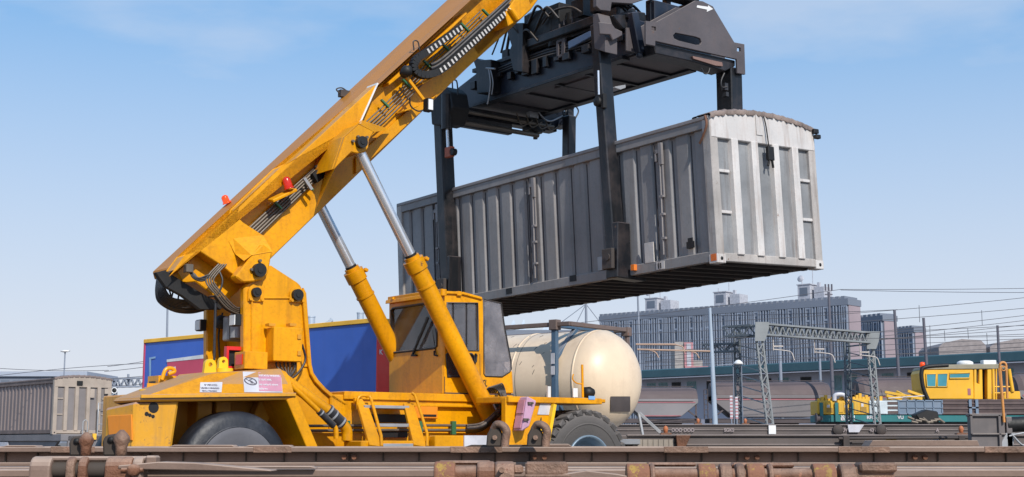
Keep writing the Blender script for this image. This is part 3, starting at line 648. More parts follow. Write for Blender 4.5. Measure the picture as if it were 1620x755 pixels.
# --- wheels
def wheel(u, v0, R, w, side, dark, lugs=26):
    rk = .78 if dark else 1.0
    root = bpy.data.objects.new('wheel', None); COL.objects.link(root); root.parent = RS; root.location = (u, v0, R); s = side
    # v0 = outer face, tyre goes inwards by w ; side=-1 for the near side
    S = -s
    tk = 1.04 if dark else 1.0
    prof = [(R * .50 * rk, .03), (R * .56 * rk, .015), (R * .70, .0), (R * .86, .02), (R * .93 * tk, .06), (R * .955 * tk, .10), (R * .955 * tk, w - .10), (R * .93, w - .06), (R * .86, w - .02), (R * .7, w), (R * .5, w - .03)]
    b = MB(); b.lathe([(r, o * S) for r, o in prof], (0, 0, 0), (0, 1, 0), 56)
    b.lathe([(R * .72, -.004 * S), (R * .735, -.012 * S), (R * .75, -.002 * S)], (0, 0, 0), (0, 1, 0), 56)
    for k in range(0 if dark else lugs):
        a0 = 2 * pi * k / lugs; da = 2 * pi / lugs * .66; 
        for h in (0, 1):
            ii = [R * .93, R * 1.0, R * 1.0, R * .93]; aa = a0 + (pi / lugs if h else 0)
            o0, o1 = (w * .02, w * .52) if h == 0 else (w * .98, w * .48)
            sh = .10
            def pt(r, a, o): return V3((r * cos(a), o * S, r * sin(a)))
            q = [pt(R * .90, aa, o0 + (.02 if h == 0 else -.02)), pt(R * .90, aa + da, o0 + (.02 if h == 0 else -.02)), pt(R * .955, aa + da, o0), pt(R * 1.0, aa + da * .94, o0 + (.03 if h == 0 else -.03)), pt(R * 1.0, aa + da * .06, o0 + (.03 if h == 0 else -.03)), pt(R * .955, aa, o0)]
            p = [pt(R * .90, aa + sh, o1), pt(R * .90, aa + sh + da, o1), pt(R * .94, aa + sh + da, o1), pt(R * 1.0, aa + sh + da * .94, o1), pt(R * 1.0, aa + sh + da * .06, o1), pt(R * .94, aa + sh, o1)]
            b.loft(q, p)
    b.build('tyre', TYD if dark else TY, root)
    b = MB(); b.lathe([(r, o * S) for r, o in ((R * .53 * rk, .02), (R * .53 * rk, -.015), (R * .50 * rk, -.02), (R * .48 * rk, .02), (R * .43 * rk, .05), (R * .42 * rk, .16), (R * .36 * rk, .2), (R * .2 * rk, .2), (R * .18 * rk, .12), (0, .12))], (0, 0, 0), (0, 1, 0), 40)
    for k in range(12):
        a = 2 * pi * k / 12; c = V3((R * .29 * rk * cos(a), .2 * S, R * .29 * rk * sin(a))); b.cyl(c, c + V3((0, -.05 * S, 0)), .022, 6)
    b.build('rim', mat('pale_blue_rim', (.20, .27, .34), .4, .3, .4, (.12, .1, .1), 4) if 'pale_blue_rim' not in MATS else MATS['pale_blue_rim'], root)
    if dark:
        b = MB(); b.lathe([(r, o * S) for r, o in ((R * .40, .022), (R * .46, .004), (R * .62, -.012), (R * .74, -.004), (R * .755, .015))], (0, 0, 0), (0, 1, 0), 56); b.build('sidewall', TYG, root)
    return root
wheel(-6.25, -1.78, .85, .5, -1, True); wheel(-6.22, 1.78, .87, .5, 1, True)
wheel(0, -2.08, .9, .52, -1, False); wheel(0, -1.5, .9, .45, -1, False); wheel(0, 2.08, .9, .52, 1, False); wheel(0, 1.5, .9, .45, 1, False)
b = MB(); b.bar((0, -1.5, .9), (0, 1.5, .9), .55, .55); b.build('front_axle', VB, RS, .03)
# --- cab
uc = W(703, 468, -.72).x; CB = MF.u
cab = bpy.data.objects.new('cab', None); COL.objects.link(cab); cab.parent = RS
vfar = CB(616, 478, uc).y
sideout = P([(703, 623), (703, 468), (709, 463.5), (734, 465), (762, 472.5), (764, 474), (768, 596), (795, 598), (810, 587), (812, 622)], -.72)
hole1 = P([(707, 479), (755.5, 479.5), (757, 555), (707, 555)], -.72); hole2 = P([(706, 561), (709, 559), (746, 560), (750, 564), (751, 596), (708, 596)], -.72)
curveplate('side_panel', sideout, [hole1, hole2], 1, -.72, -.67, Y, cab, .008)
curveplate('side_panel', [V3((p.x, 0, p.z)) for p in sideout], [hole1], 1, vfar - .05, vfar, Y, cab, .008)
rearout = [CB(615.5, 623, uc), CB(615.5, 478, uc), CB(700, 466, uc), V3((uc, -.69, W(703, 466, -.72).z)), V3((uc, -.69, W(703, 623, -.72).z))]
hole3 = [CB(x, y, uc) for x, y in ((619, 491), (622, 488), (671, 480.5), (688, 479), (692, 482), (691.5, 548), (688, 551), (624, 558), (620, 556))]
curveplate('rear_panel', rearout, [hole3], 0, uc, uc + .05, Y, cab, .008)
zt_ = W(709, 463.5, -.72).z; xr = W(764, 474, -.72)
b = MB(); rt = P([(700, 468), (701, 461.5), (709, 460.5), (734, 462), (763, 470), (764, 474.5), (734, 466.5), (709, 465)], -.76)
b.prism(rt, 1, -.76, vfar + .04); b.build('roof', Y, cab, .01)
b = MB(); a_ = CB(616, 474, uc - .03); b.box((uc - .04, -.7, a_.z - .02), (uc, vfar, a_.z + .05)); b.tube([CB(622, 474, uc - .05), CB(622, 470, uc - .05)], .03, 6)
b.cyl(W(701, 468, -.78), W(701, 458, -.78), .06, 12); b.box(W(724, 468, -.77) , W(731, 463, -.77) + V3((0, .2, .02))); b.build('roof_edge', Y, cab, .01)
b = MB(); b.prism(hole1, 1, -.70, -.69); b.build('door_glass', GL, cab); b = MB(); b.prism([V3((p.x, 0, p.z)) for p in hole1], 1, vfar - .03, vfar - .02); b.build('far_glass', GL, cab)
b = MB(); b.prism(hole2, 1, -.70, -.69); b.build('lower_door_glass', GL, cab)
b = MB(); b.prism(hole3, 0, uc + .02, uc + .03); b.build('rear_glass', GL, cab)
gs = P([(765, 473), (793, 480), (798, 515), (808.5, 572), (809, 584), (806, 589), (794, 596), (768, 595.5), (765.5, 592)], -.72)
b = MB(); b.prism(gs, 1, -.715, -.705); b.build('front_side_glass', GL2, cab)
b = MB(); b.prism([V3((p.x, 0, p.z)) for p in gs], 1, vfar - .01, vfar); b.build('front_side_glass', GL2, cab)
g0 = gs[1]; g1_ = gs[3]; b = MB(); b.loft([V3((g0.x, -.70, g0.z)), V3((g0.x, vfar, g0.z)), V3((g1_.x, vfar, g1_.z)), V3((g1_.x, -.70, g1_.z))], [V3((g0.x + .01, -.70, g0.z)), V3((g0.x + .01, vfar, g0.z)), V3((g1_.x + .01, vfar, g1_.z)), V3((g1_.x + .01, -.70, g1_.z))]); b.build('windscreen', GL2, cab)
def seal(loop, ax, val, r, nm='window_seal'):
    q = [V3(p) for p in loop]
    for p in q: p[ax] = val
    b = MB(); b.tube(q, r, 6, closed=True); b.build(nm, BK, cab)
seal(hole1, 1, -.722, .016); seal(hole2, 1, -.722, .02); seal(hole3, 0, uc - .002, .02); seal(gs, 1, -.717, .014)
fl = W(703, 622, -.72).z
b = MB(); b.box((uc + .05, -.67, fl), (W(812, 622, -.72).x, vfar - .05, fl + .05)); b.prism(P([(768, 597), (795, 598), (810, 588), (812, 622), (768, 622)], -.67), 1, vfar - .05, -.67); b.build('cab_floor', Y, cab)
b = MB(); b.bar(W(717, 480, -.70), W(717, 554, -.70), .02, .03, (0, 1, 0)); b.bar(W(738, 480, -.70), W(738, 554, -.70), .015, .03, (0, 1, 0)); b.each('window_bar', BK, cab)
b = MB(); c_ = W(735, 570, -.1); b.box((c_.x - .25, -.25, fl + .35), (c_.x + .25, .3, fl + .5)); b.box((c_.x - .35, -.25, fl + .45), (c_.x - .22, .3, fl + 1.15)); b.box((c_.x - .1, -.1, fl), (c_.x + .1, .15, fl + .35)); b.box((c_.x + .6, -.3, fl), (c_.x + .75, .4, fl + .8)); b.build('seat', mat('grey_seat_cloth', (.10, .10, .12), .9, 0, .2), cab, .04)
b = MB(); b.box((uc + .9, -.1, fl + .05), (uc + 1.15, .35, fl + .75)); b.box((uc + .95, .0, fl + .75), (uc + 1.0, .3, fl + 1.0)); b.build('console', mat('pale_console', (.35, .34, .33), .6, 0, .3), cab, .03)
b = MB(); b.tube(arc((c_.x + .5, 0, fl + .85), .2, 0, 2 * pi, 20, V3((.4, 0, .9)).normalized(), (0, 1, 0))[:-1], .015, 6, closed=True); b.build('steering_wheel', BK, cab)
b = MB(); b.box((uc + .1, vfar - .35, fl + .3), (uc + .5, vfar - .1, fl + .7)); b.build('red_bag', RED, cab, .03)
b = MB(); b.bar(CB(652, 563, uc - .03), CB(678, 502, uc - .04), .03, .03); b.bar(CB(660, 543, uc - .045), CB(677, 503, uc - .045), .03, .045); b.box(CB(650, 564, uc - .05) , CB(661, 561, uc)); b.build('wiper', VB, cab)
b = MB(); b.tube([CB(687, 555, uc - .03), CB(687, 562, uc - .03), CB(692, 563, uc - .03)], .015, 6); b.tube([CB(690, 562, uc - .01), CB(684, 520, uc - .01)], .007, 6); b.tube([W(752, 560, -.75), W(754, 562, -.75), W(753, 572, -.75), W(751, 574, -.75)], .018, 6); b.build('door_handle', VB, cab)
b = MB(); 
for x0, y0, x1, y1 in ((703.5, 596, 703.5, 620), (708, 597, 752, 597), (759, 560, 760, 620), ): b.bar(W(x0, y0, -.722), W(x1, y1, -.722), .006, .012, (0, 1, 0))
b.bar((uc, -.74, fl + .0), (W(811, 622, -.72).x, -.74, fl), .02, .02); b.build('door_gap', GAP, cab)
text('CSL', 'lettering', TB, cab, W(758, 611, -.724), (1, 0, 0), (.15, 0, 1), .16, .62, .003)
b = MB(); b.tube(spline([W(780, 528, -.6), W(786, 545, -.6), W(784, 560, -.6), W(794, 575, -.6), W(803, 588, -.6)]), .016, 6); b.box(W(776, 594, -.5), W(787, 583, -.3)); b.build('inside_cable', BK, cab)
# ================================================================== LIFTED CONTAINER
def boxframe(X, Yy, Z, yaw, pt, rl):
    a = V3((-sin(yaw) * cos(pt), cos(yaw) * cos(pt), sin(pt))); e = V3((cos(yaw), sin(yaw), 0)); e = (e - a * e.dot(a)).normalized()
    n = e.cross(a); e2 = e * cos(rl) + n * sin(rl); n2 = n * cos(rl) - e * sin(rl)
    return Frame(Matrix(((e2.x, a.x, n2.x, X), (e2.y, a.y, n2.y, Yy), (e2.z, a.z, n2.z, Z), (0, 0, 0, 1))))
KF = boxframe(3.251, 21.787, 4.09, .653, -.021, .033)
KL, KW, KH = 9.2, 2.5, 2.32
def container(name, label, F_, L, Wd, H, pitch, hero, group=None, mats=(CS, CE, CP, CG), arch=.25, ribw=.26):
    r = thing(name, label, 'container', F_.M, group); mS, mE, mP, mG = mats
    b = MB(); b.box((.07, .06, .16), (Wd - .07, L - .06, H)); b.build('body', mS, r)
    # side walls: raised flat ribs on both sides
    n = int(round((L - .5) / pitch)); pit = (L - .5) / n
    b = MB()
    for sx, x0, x1 in ((-1, .03, .075), (1, Wd - .075, Wd - .03)):
        for k in range(n + 1):
            y = .25 + k * pit
            xm = x0 + .012 if sx < 0 else x1 - .012
            A = [V3((x1 if sx < 0 else x0, y - ribw / 2 - .04, .15)), V3((x0 if sx < 0 else x1, y - ribw / 2, .15)), V3((x0 if sx < 0 else x1, y + ribw / 2, .15)), V3((x1 if sx < 0 else x0, y + ribw / 2 + .04, .15))]
            b.loft(A, [p + V3((0, 0, H - .30)) for p in A])
    b.each('wall_rib', mS, r, .006)
    if hero:
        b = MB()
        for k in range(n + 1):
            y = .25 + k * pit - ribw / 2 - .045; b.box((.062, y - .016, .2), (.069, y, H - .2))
        b.build('shade_grime_line', GAP, r)  # dark strips beside the ribs: painted rib shadow together with gap and dirt
    b = MB()
    for x0, x1 in ((-.012, .08), (Wd - .08, Wd + .012)):
        b.box((x0, .0, H - .16), (x1, L, H - .0)); b.box((x0 - .006, 0, 0), (x1, L, .17))
    b.each('side_rail', mS if hero else mG, r, .01)
    b = MB(); b.box((-.03, 0, H - .02), (.08, L, H + .045)); b.box((Wd - .08, 0, H - .02), (Wd + .03, L, H + .045)); b.each('top_rail', mG, r, .01)
    # end walls
    for end, y0, sg in (('near', 0, -1), ('far', L, 1)):
        if end == 'far' and not hero: pass
        b = MB(); b.box((-.02, y0 - sg * .16, 0), (.15, y0 + sg * .02, H)); b.box((Wd - .15, y0 - sg * .16, 0), (Wd + .02, y0 + sg * .02, H)); b.each('corner_post', PG if hero else mP if sg < 0 else mG, r, .012)
        b = MB(); b.box((.1, y0 - sg * .1, .1), (Wd - .1, y0 - sg * .04, H)); b.build('end_wall', mE, r)
        b = MB(); b.box((.152, y0 - sg * .1, .0), (Wd - .152, y0 + sg * .012, .14)); b.each('bottom_rail', PG if hero else mP, r, .012)
        b = MB()
        for x in (.52, .99, 1.50, 1.98):
            w = .075; A = [V3((x - w - .02, y0 - sg * .05, .12)), V3((x - w, y0 + sg * .045, .12)), V3((x + w, y0 + sg * .045, .12)), V3((x + w + .02, y0 - sg * .05, .12))]
            b.loft(A, [p + V3((0, 0, H - .42)) for p in A])
        b.each('end_rib', mP, r, .01)
        b = MB()
        for z in (.78, 1.45):
            b.box((.15, y0 - sg * .05, z), (.40, y0 + sg * .0, z + .05)); b.box((Wd - .40, y0 - sg * .05, z), (Wd - .15, y0 + sg * .0, z + .05))
        b.each('cross_strut', mP, r, .006)
        # header panel with arched top
        n_ = 14; tp_ = [V3((Wd * k / n_, 0, H + .03 + arch * (1 - (2 * k / n_ - 1) ** 2) ** .8)) for k in range(n_ + 1)]
        b = MB(); b.prism([V3((0, 0, H - .32)), V3((Wd, 0, H - .32))] + tp_[::-1], 1, y0 - sg * .1, y0 + sg * .03); b.build('header_panel', mP, r, .012)
    # arched roof with tarpaulin edge
    n_ = 14
    def archp(y, k, up=0): return V3((-.03 + (Wd + .06) * k / n_, y, H + .035 + up + arch * (1 - (2 * k / n_ - 1) ** 2) ** .8))
    b = MB(); b.smooth = True
    vs = [archp(0, k) for k in range(n_ + 1)] + [archp(L, k) for k in range(n_ + 1)]; b.add(vs, [(k, k + 1, k + n_ + 2, k + n_ + 1) for k in range(n_)]); b.build('roof', mG, r)
    b = MB(); m_ = 60
    vs = []
    for i, (yy, up) in enumerate(((-.05, -.055), (-.065, .01), (-.03, .035), (.35, .03), (.36, .0))):
        for k in range(m_ + 1):
            t = k / m_ * n_; w_ = .012 * math.sin(k * 2.3) + .008 * math.sin(k * 5.1)
            p = V3((-.03 + (Wd + .06) * k / m_, yy + w_, H + .035 + up + w_ + arch * (1 - (2 * k / m_ - 1) ** 2) ** .8)); vs.append(p)
    b.smooth = True; b.add(vs, [(i * (m_ + 1) + k, i * (m_ + 1) + k + 1, (i + 1) * (m_ + 1) + k + 1, (i + 1) * (m_ + 1) + k) for i in range(4) for k in range(m_)])
    b.build('tarpaulin_edge', TARP if hero else mG, r)
    # floor frame
    b = MB(); b.box((.05, .05, .10), (Wd - .05, L - .05, .16)); k = 0
    y = .3
    while y < L - .2: b.box((.08, y - .05, -.02), (Wd - .08, y + .05, .12)); y += .42
    b.build('floor_frame', UN, r)
    # castings
    for x in (-.02, Wd - .16):
        for y in (-.02, L - .16):
            b = MB(); b.box((x - .006, y - .006, -.03), (x + .186, y + .186, .12)); c = b.build('corner_casting', mP if y < 1 else mG, r, .01)
            b = MB(); yy = y - .008 if y < 1 else y + .188
            b.lathe([(0, 0), (.03, 0), (.03, .004), (0, .004)], (x + .09, yy - .002, .045), (0, 1 if y < 1 else -1, 0), 12); b.build('casting_hole', VB, c)
    return r
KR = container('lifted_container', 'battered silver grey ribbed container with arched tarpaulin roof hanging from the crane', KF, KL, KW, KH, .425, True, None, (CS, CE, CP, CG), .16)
# fittings of the lifted container
def KX(px, py, x=-.012): return KF.u(px, py, x)
def KYp(px, py, y=-.05): return KF.v(px, py, y)
for px0, y0, y1 in ((843, 262, 445), (1044, 216, 415), (692, 330, 460)):
    p = KX(px0, y0 + 12); q = KX(px0, y1); 
    b = MB(); b.tube([V3((-.035, p.y, 2.0)), V3((-.035, p.y + .03, .25))], .016, 6); 
    b.box((-.05, p.y - .06, 1.75), (-.0, p.y + .02, 2.12)); b.box((-.045, p.y - .02, 1.95), (0, p.y + .12, 2.02)); b.box((-.045, p.y + .08, 1.82), (0, p.y + .12, 2.02)); b.box((-.03, p.y - .05, 1.2), (-.0, p.y - .02, 1.75))
    for z in (.9, 1.2, .5): b.box((-.05, p.y - .04, z), (0, p.y + .06, z + .04))
    b.build('lock_bar', CG, KR, .004)
    b = MB(); b.box((-.004, p.y - .012, .2), (.02, p.y + .0, 2.15)); b.box((-.004, p.y + .17, .2), (.02, p.y + .178, 2.15)); b.each('door_gap', GAP, KR)
b = MB()
for px, py in ((907, 441), (806, 461), (1093, 388)):
    p = KX(px, py); b.box((-.024, p.y - .09, p.z - .05), (-.017, p.y + .09, p.z + .06))
b.each('fork_pocket', VB, KR)
p = KX(1093, 387, .0); b = MB(); b.box((-.012, p.y - .06, p.z - .07), (.0, p.y + .06, p.z + .11)); b.build('vent_hole', VB, KR, .01)
b = MB(); b.box((-.03, .0, .01), (-.024, .12, .12)); b.build('orange_mark', mat('orange_corner_mark', (.75, .17, .03), .5, 0, .3), KR)
b = MB(); p = KX(1045, 412, -.02); b.box((-.026, p.y - .09, .02), (-.019, p.y + .10, .15)); pl = b.build('number_plate', CP, KR)
text('11', 'lettering', TB, pl, (-.03, p.y + .075, .04), (0, -1, 0), (0, 0, 1), .12, .9, .006)
b = MB(); p = KX(952, 395); b.box((-.02, p.y - .12, .18), (-.0, p.y + .12, .42)); b.build('patch_plate', ALU, KR, .004)
p = KX(1031, 405); b = MB(); b.box((-.022, p.y - .06, .16), (.0, p.y + .16, .50)); b.build('patch_plate', CP, KR, .004)
b = MB(); c = KYp(1208, 195); b.tube(spline([V3((c.x, -.06, 2.46)), V3((c.x + .03, -.07, 2.3)), V3((c.x + .05, -.08, 2.0)), V3((c.x + .06, -.06, 1.9))]), .014, 6); b.box((c.x + .0, -.12, 1.72), (c.x + .14, -.05, 1.95)); b.bar((c.x + .04, -.09, 1.75), (c.x - .0, -.09, 1.62), .04, .03); b.bar((c.x + .10, -.09, 1.75), (c.x + .12, -.09, 1.60), .04, .03); b.build('hanging_latch', VB, KR, .01)
b = MB(); b.box((1.05, -.045, 2.14), (1.2, -.035, 2.48)); b.build('header_strap', CP, KR); 
b = MB(); b.tube(spline([V3((-.04, .05, 2.36)), V3((-.05, .02, 2.2)), V3((-.05, .12, 2.02)), V3((-.045, .2, 1.93))]), .022, 6); b.build('rust_strap', mat('rusty_strap', (.16, .07, .04), .8, 0, .4), KR)
b = MB(); b.box((2.44, -.1, 2.30), (2.56, -.02, 2.38)); b.box((2.47, -.12, 2.21), (2.58, -.04, 2.28)); b.build('roof_buckle', VB, KR, .01)
b = MB(); b.box((-.012, 1.1, .0), (-.005, 1.13, .1)); b.build('rail_seam', GAP, KR)
# ================================================================== SPREADER (same axes as the crane)
SF = yawframe((.02, 25.1, 0), TH)
SP = thing('spreader_frame', 'black steel lifting frame with four grab legs hanging from the boom over the container', 'lifting frame', SF.M)
def sbox(name, lo, hi, m=DK, bev=.012, par=None):
    b = MB(); b.box(lo, hi); return b.build(name, m, par or SP, bev)
# main beam
b = MB(); b.prism([V3((0, y, z)) for y, z in ((-2.1, 8.12), (3.5, 8.12), (3.9, 8.25), (3.9, 8.45), (2.6, 8.78), (-2.1, 8.78))], 0, 1.05, 2.62)
beam = b.build('main_beam', DB, SP, .02)
b = MB(); b.box((1.0, -2.1, 8.79), (1.12, 2.7, 8.87)); b.box((1.0, -1.9, 8.06), (1.2, 2.9, 8.12)); b.box((2.5, -2.1, 8.05), (2.68, 2.6, 8.12)); b.each('beam_flange', DK, beam, .008)
b = MB(); b.box((1.15, -2.15, 8.095), (2.55, 2.9, 8.117)); b.box((1.4, -.6, 8.06), (2.2, .5, 8.095)); b.build('belly_plate', DG, beam)
b = MB()
random.seed(31)
for k in range(16):
    y = -2.0 + k * .3 + random.random() * .1; h = .05 + random.random() * .12; b.box((.94, y, 8.30 + random.random() * .2), (1.04, y + .08 + random.random() * .12, 8.42 + h))
b.each('beam_bracket', DK, beam, .006)
b = MB()
for k in range(3): b.tube(spline([V3((1.0, -1.9, 8.72 - k * .05)), V3((.98, -.8, 8.66 - k * .06)), V3((.98, .6, 8.70 - k * .05)), V3((1.0, 2.4, 8.66 - k * .05))]), .018, 6)
b.each('hydraulic_hose', BK, beam)
b = MB()
for y in (-1.6, -.7, .2, 1.1, 2.0): b.box((1.2, y, 8.05), (2.5, y + .06, 8.095))
b.each('belly_rib', DK, beam, .004)
# slewing head and upper frame
b = MB(); b.cyl((1.8, -.2, 8.8), (1.8, -.2, 9.15), .85, 36); b.cyl((1.8, -.2, 9.15), (1.8, -.2, 9.3), .7, 36); b.build('slewing_ring', VB, SP, .02)
b = MB(); b.box((1.25, -.8, 9.3), (2.4, .5, 9.55)); b.box((1.5, -.55, 9.55), (2.1, .3, 9.9)); b.build('rotator', DK, SP, .03)
b = MB(); b.box((.85, -1.9, 9.05), (1.15, -1.2, 9.9)); b.box((.9, -1.9, 8.85), (1.0, .9, 9.02)); b.box((2.6, -2.0, 9.0), (2.75, 1.0, 9.4))
b.box((1.0, -2.2, 9.35), (2.7, -1.9, 9.6)); b.box((1.1, .7, 9.0), (2.5, 1.0, 9.35)); b.build('head_frame', DK, SP, .02)
for dy, m in ((.0, DG), (.0, DK)): pass
# uprights and yokes on the near face of the beam
b = MB(); 
q = [SF.u(x, y, .95) for x, y in ((806, 39), (836, 38), (835, 116), (820, 114), (813, 84), (817, 74))]; b.prism(q, 0, .82, 1.02)
b.build('hanger_bracket', DK, SP, .012)
q = [SF.u(x, y, .95) for x, y in ((757, 96), (763, 94), (770, 97), (786, 96), (786, 148), (764, 150), (762, 110))]; b = MB(); b.prism(q, 0, .80, 1.04); y_ = b.build('lifting_lug', DK, SP, .012)
b = MB(); b.tube(spline([SF.u(x, y, .76) for x, y in ((773, 108), (776, 130), (774, 150), (771, 165))]), .016, 6); b.tube([SF.u(769, 108, .76), SF.u(783, 109, .76)], .02, 6); b.tube(spline([SF.u(x, y, .76) for x, y in ((776, 110), (780, 130), (778, 150))]), .012, 6); b.each('steel_pipe', ALU, y_)
q = [SF.u(x, y, .9) for x, y in ((881, 62), (897, 70), (897, 92), (883, 98))]; b = MB(); b.prism([SF.u(x, y, .98) for x, y in ((882, 66), (896, 60), (895, 88), (883, 94), (883, 90), (890, 86), (891, 66), (886, 68), (886, 90), (883, 90))], 0, .94, .99); b.build('hook_plate', DG, SP, .005)
q = [SF.u(x, y, .9) for x, y in ((905, 62), (934, 46), (936, 64), (906, 80))]; b = MB(); b.prism([SF.u(x, y, .93) for x, y in ((898, 66), (934, 48), (935, 58), (899, 78))], 0, .93, 1.0); b.build('blue_cover', mat('blue_grey_cover', (.10, .16, .28), .35, 0, .3, dust=.4, dustcol=(.3, .3, .34)), SP, .01)
# hydraulic clutter on top of the beam
random.seed(11)
b = MB()
for k in range(26):
    x = .9 + random.random() * 1.6; y = -2.0 + random.random() * 3.6; z = 8.85 + random.random() * .5; s_ = .06 + random.random() * .16
    b.box((x, y, z - s_), (x + s_ * 1.4, y + s_ * 2, z + s_))
b.each('valve_block', DK, SP, .01)
b = MB()
for k in range(22):
    x = .8 + random.random() * 1.2; y = -2.0 + random.random() * 3.2; z = 8.9 + random.random() * .4
    b.tube(spline([V3((x, y, z)), V3((x - .1, y + .2, z + .25)), V3((x, y + .5, z + .2)), V3((x + .1, y + .6 + random.random() * .4, z - .2))], 5), .016 + random.random() * .015, 6)
for px, py in ((700, 140), (724, 140)): pass
b.tube(spline([SF.u(x, y, .9) for x, y in ((858, 38), (870, 22), (885, 14), (905, 12), (920, 20))]), .022, 6)
b.each('hydraulic_hose', BK, SP)
b = MB(); p = SF.u(847, 27, 1.2); b.lathe([(0, -.14), (.11, -.13), (.13, 0), (.1, .12), (0, .14)], p, (.5, -1, .2), 14); b.build('grey_motor', ALU, SP)
b = MB(); b.cyl(SF.u(880, 30, 1.1), SF.u(880, 75, 1.1), .16, 16); b.cyl(SF.u(905, 22, 1.1), SF.u(903, 62, 1.1), .12, 16); b.box((.95, -.2, 8.8), (1.3, .9, 9.55)); b.cyl(SF.u(868, 50, 1.3), SF.u(935, 30, 1.3), .12, 14); b.build('drive_motor', VB, SP, .02)
b = MB()
for px, py, w in ((885, 42, .03), (892, 34, .02), (900, 44, .025), (888, 52, .02), (905, 30, .02)): b.box(SF.u(px, py, .93) + V3((0, 0, -.07)), SF.u(px, py, .93) + V3((.02, w, .05)))
b.each('worn_label', DG, SP)
# end gantries
NV = -2.72
gp = P([(1022, 33), (1038, 35), (1091, 6), (1100, 1), (1112, 2), (1128, 10), (1162, 67), (1178, 70), (1179.5, 118), (1167, 116), (1166, 94), (1037, 65), (1037, 73), (1022, 70)], NV)
slot = P([(1069, 52), (1100, 58), (1108, 61), (1110, 67), (1108, 71), (1101, 71), (1073, 64), (1067, 61), (1065, 56)], NV)
sm = P([(1031, 42), (1038, 43), (1038, 49), (1031, 48)], NV); sq = P([(1166.5, 75), (1172, 76), (1172, 82), (1166, 81)], NV)
curveplate('gantry_plate', gp, [slot, sm, sq], 1, NV, NV + .05, DG, SP, .006)
gq = [V3((p.x, 0, p.z)) for p in gp]; curveplate('gantry_plate', gq, [], 1, NV + .5, NV + .55, DG, SP, .006)
b = MB(); q = P([(1037, 66), (1166, 95), (1166, 104), (1150, 112), (1095, 96), (1040, 84)], NV + .04); b.prism(q, 1, NV + .08, NV + .45); b.build('gantry_beam', DK, SP, .015)
b = MB(); p = P([(1098, 88), (1145, 98), (1146, 104), (1135, 103), (1100, 92)], NV); b.prism(p, 1, NV + .04, NV + .09); b.build('rusty_plate', mat('rusty_brown_plate', (.22, .13, .11), .7, 0, .5), SP)
b = MB(); q = P([(955, 0), (1022, 0), (1024, 18), (1003, 13), (968, 8), (967, 24), (950, 20), (950, 0)], -1.9)
b.prism(P([(944, -22), (1030, -26), (1024, -2), (1000, 6), (968, 4), (966, 18), (950, 16), (944, 10)], -2.2), 1, -2.2, -2.1); b.build('upper_plate', DG, SP, .008)
b = MB(); b.prism(P([(968, 24), (1000, 16), (1022, 20), (1024, 60), (1000, 55), (985, 45)], -2.0), 1, -2.0, -1.6); b.build('joint_housing', DK, SP, .02)
b = MB(); b.bar(W(1001, 20, -2.3), W(1013, 84, -2.3), .14, .16); b.lathe([(0, -.1), (.07, -.08), (.05, .05), (0, .05)], W(1012, 84, -2.3), (0, 0, 1), 12); b.box(W(1030, 34, -2.0), W(1036, 0, -2.0) + V3((0, .15, 0))); b.box(W(1056, 10, -2.0), W(1062, -10, -2.0) + V3((0, .15, 0))); b.box(W(1036, 32, -2.1), W(1075, 10, -2.1) + V3((0, .1, 0))); b.each('cylinder_bracket', DB, SP, .015)
b = MB(); b.tube(spline([W(1110, 108, NV), W(1114, 116, NV), W(1120, 116, NV), W(1123, 108, NV)]), .012, 6); b.tube(spline([W(1146, 116, NV), W(1141, 128, NV), W(1142, 138, NV), W(1150, 138, NV)]), .016, 6)
b.box(W(1147, 142, NV), W(1152, 132, NV) + V3((0, .1, 0))); b.box(W(1149, 152, NV), W(1153, 146, NV) + V3((0, .1, 0))); b.each('cable_loop', BK, SP)
# white arrow on the gantry plate
arrow = P([(1103, 8.5), (1120, 11), (1120, 8.5), (1128, 14.5), (1118, 19), (1118.5, 15.5), (1102, 12)], NV - .004)
b = MB(); b.prism(arrow, 1, NV - .008, NV - .003); b.build('white_arrow', WH, SP)
def leg(name, a, c, wv, wu, m, foot=None, wu2=None, wv2=None):
    b = MB(); b.bar(a, c, wu, wv, (0, 1, 0), wu2 or wu, wv2 or wv); return b.build(name, m, SP, .02)
b = MB(); b.prism([SF.u(x, y, .28) for x, y in ((941, 24), (950, 22), (962, 60), (962, 84), (944, 78))], 0, .22, .5)
b.prism(P([(948, 35), (968, 37), (974, 45), (985, 50), (985, 56), (970, 64), (966, 55), (950, 54)], -2.45), 1, -2.45, -2.40)
b.build('leg_head', DG, SP, .012)
l1 = leg('grab_leg', (.40, -1.98, 8.55), (.38, -2.40, 4.25), .22, .27, DK)
l3 = leg('grab_leg', (.38, 2.88, 8.15), (.40, 2.55, 4.15), .26, .30, DK)
l2 = leg('grab_leg', (3.18, NV + .28, 8.1), (3.18, NV + .28, 4.6), .40, .30, DK)
l4 = leg('grab_leg', (3.2, 2.22, 8.1), (3.2, 2.3, 4.6), .22, .22, DK)
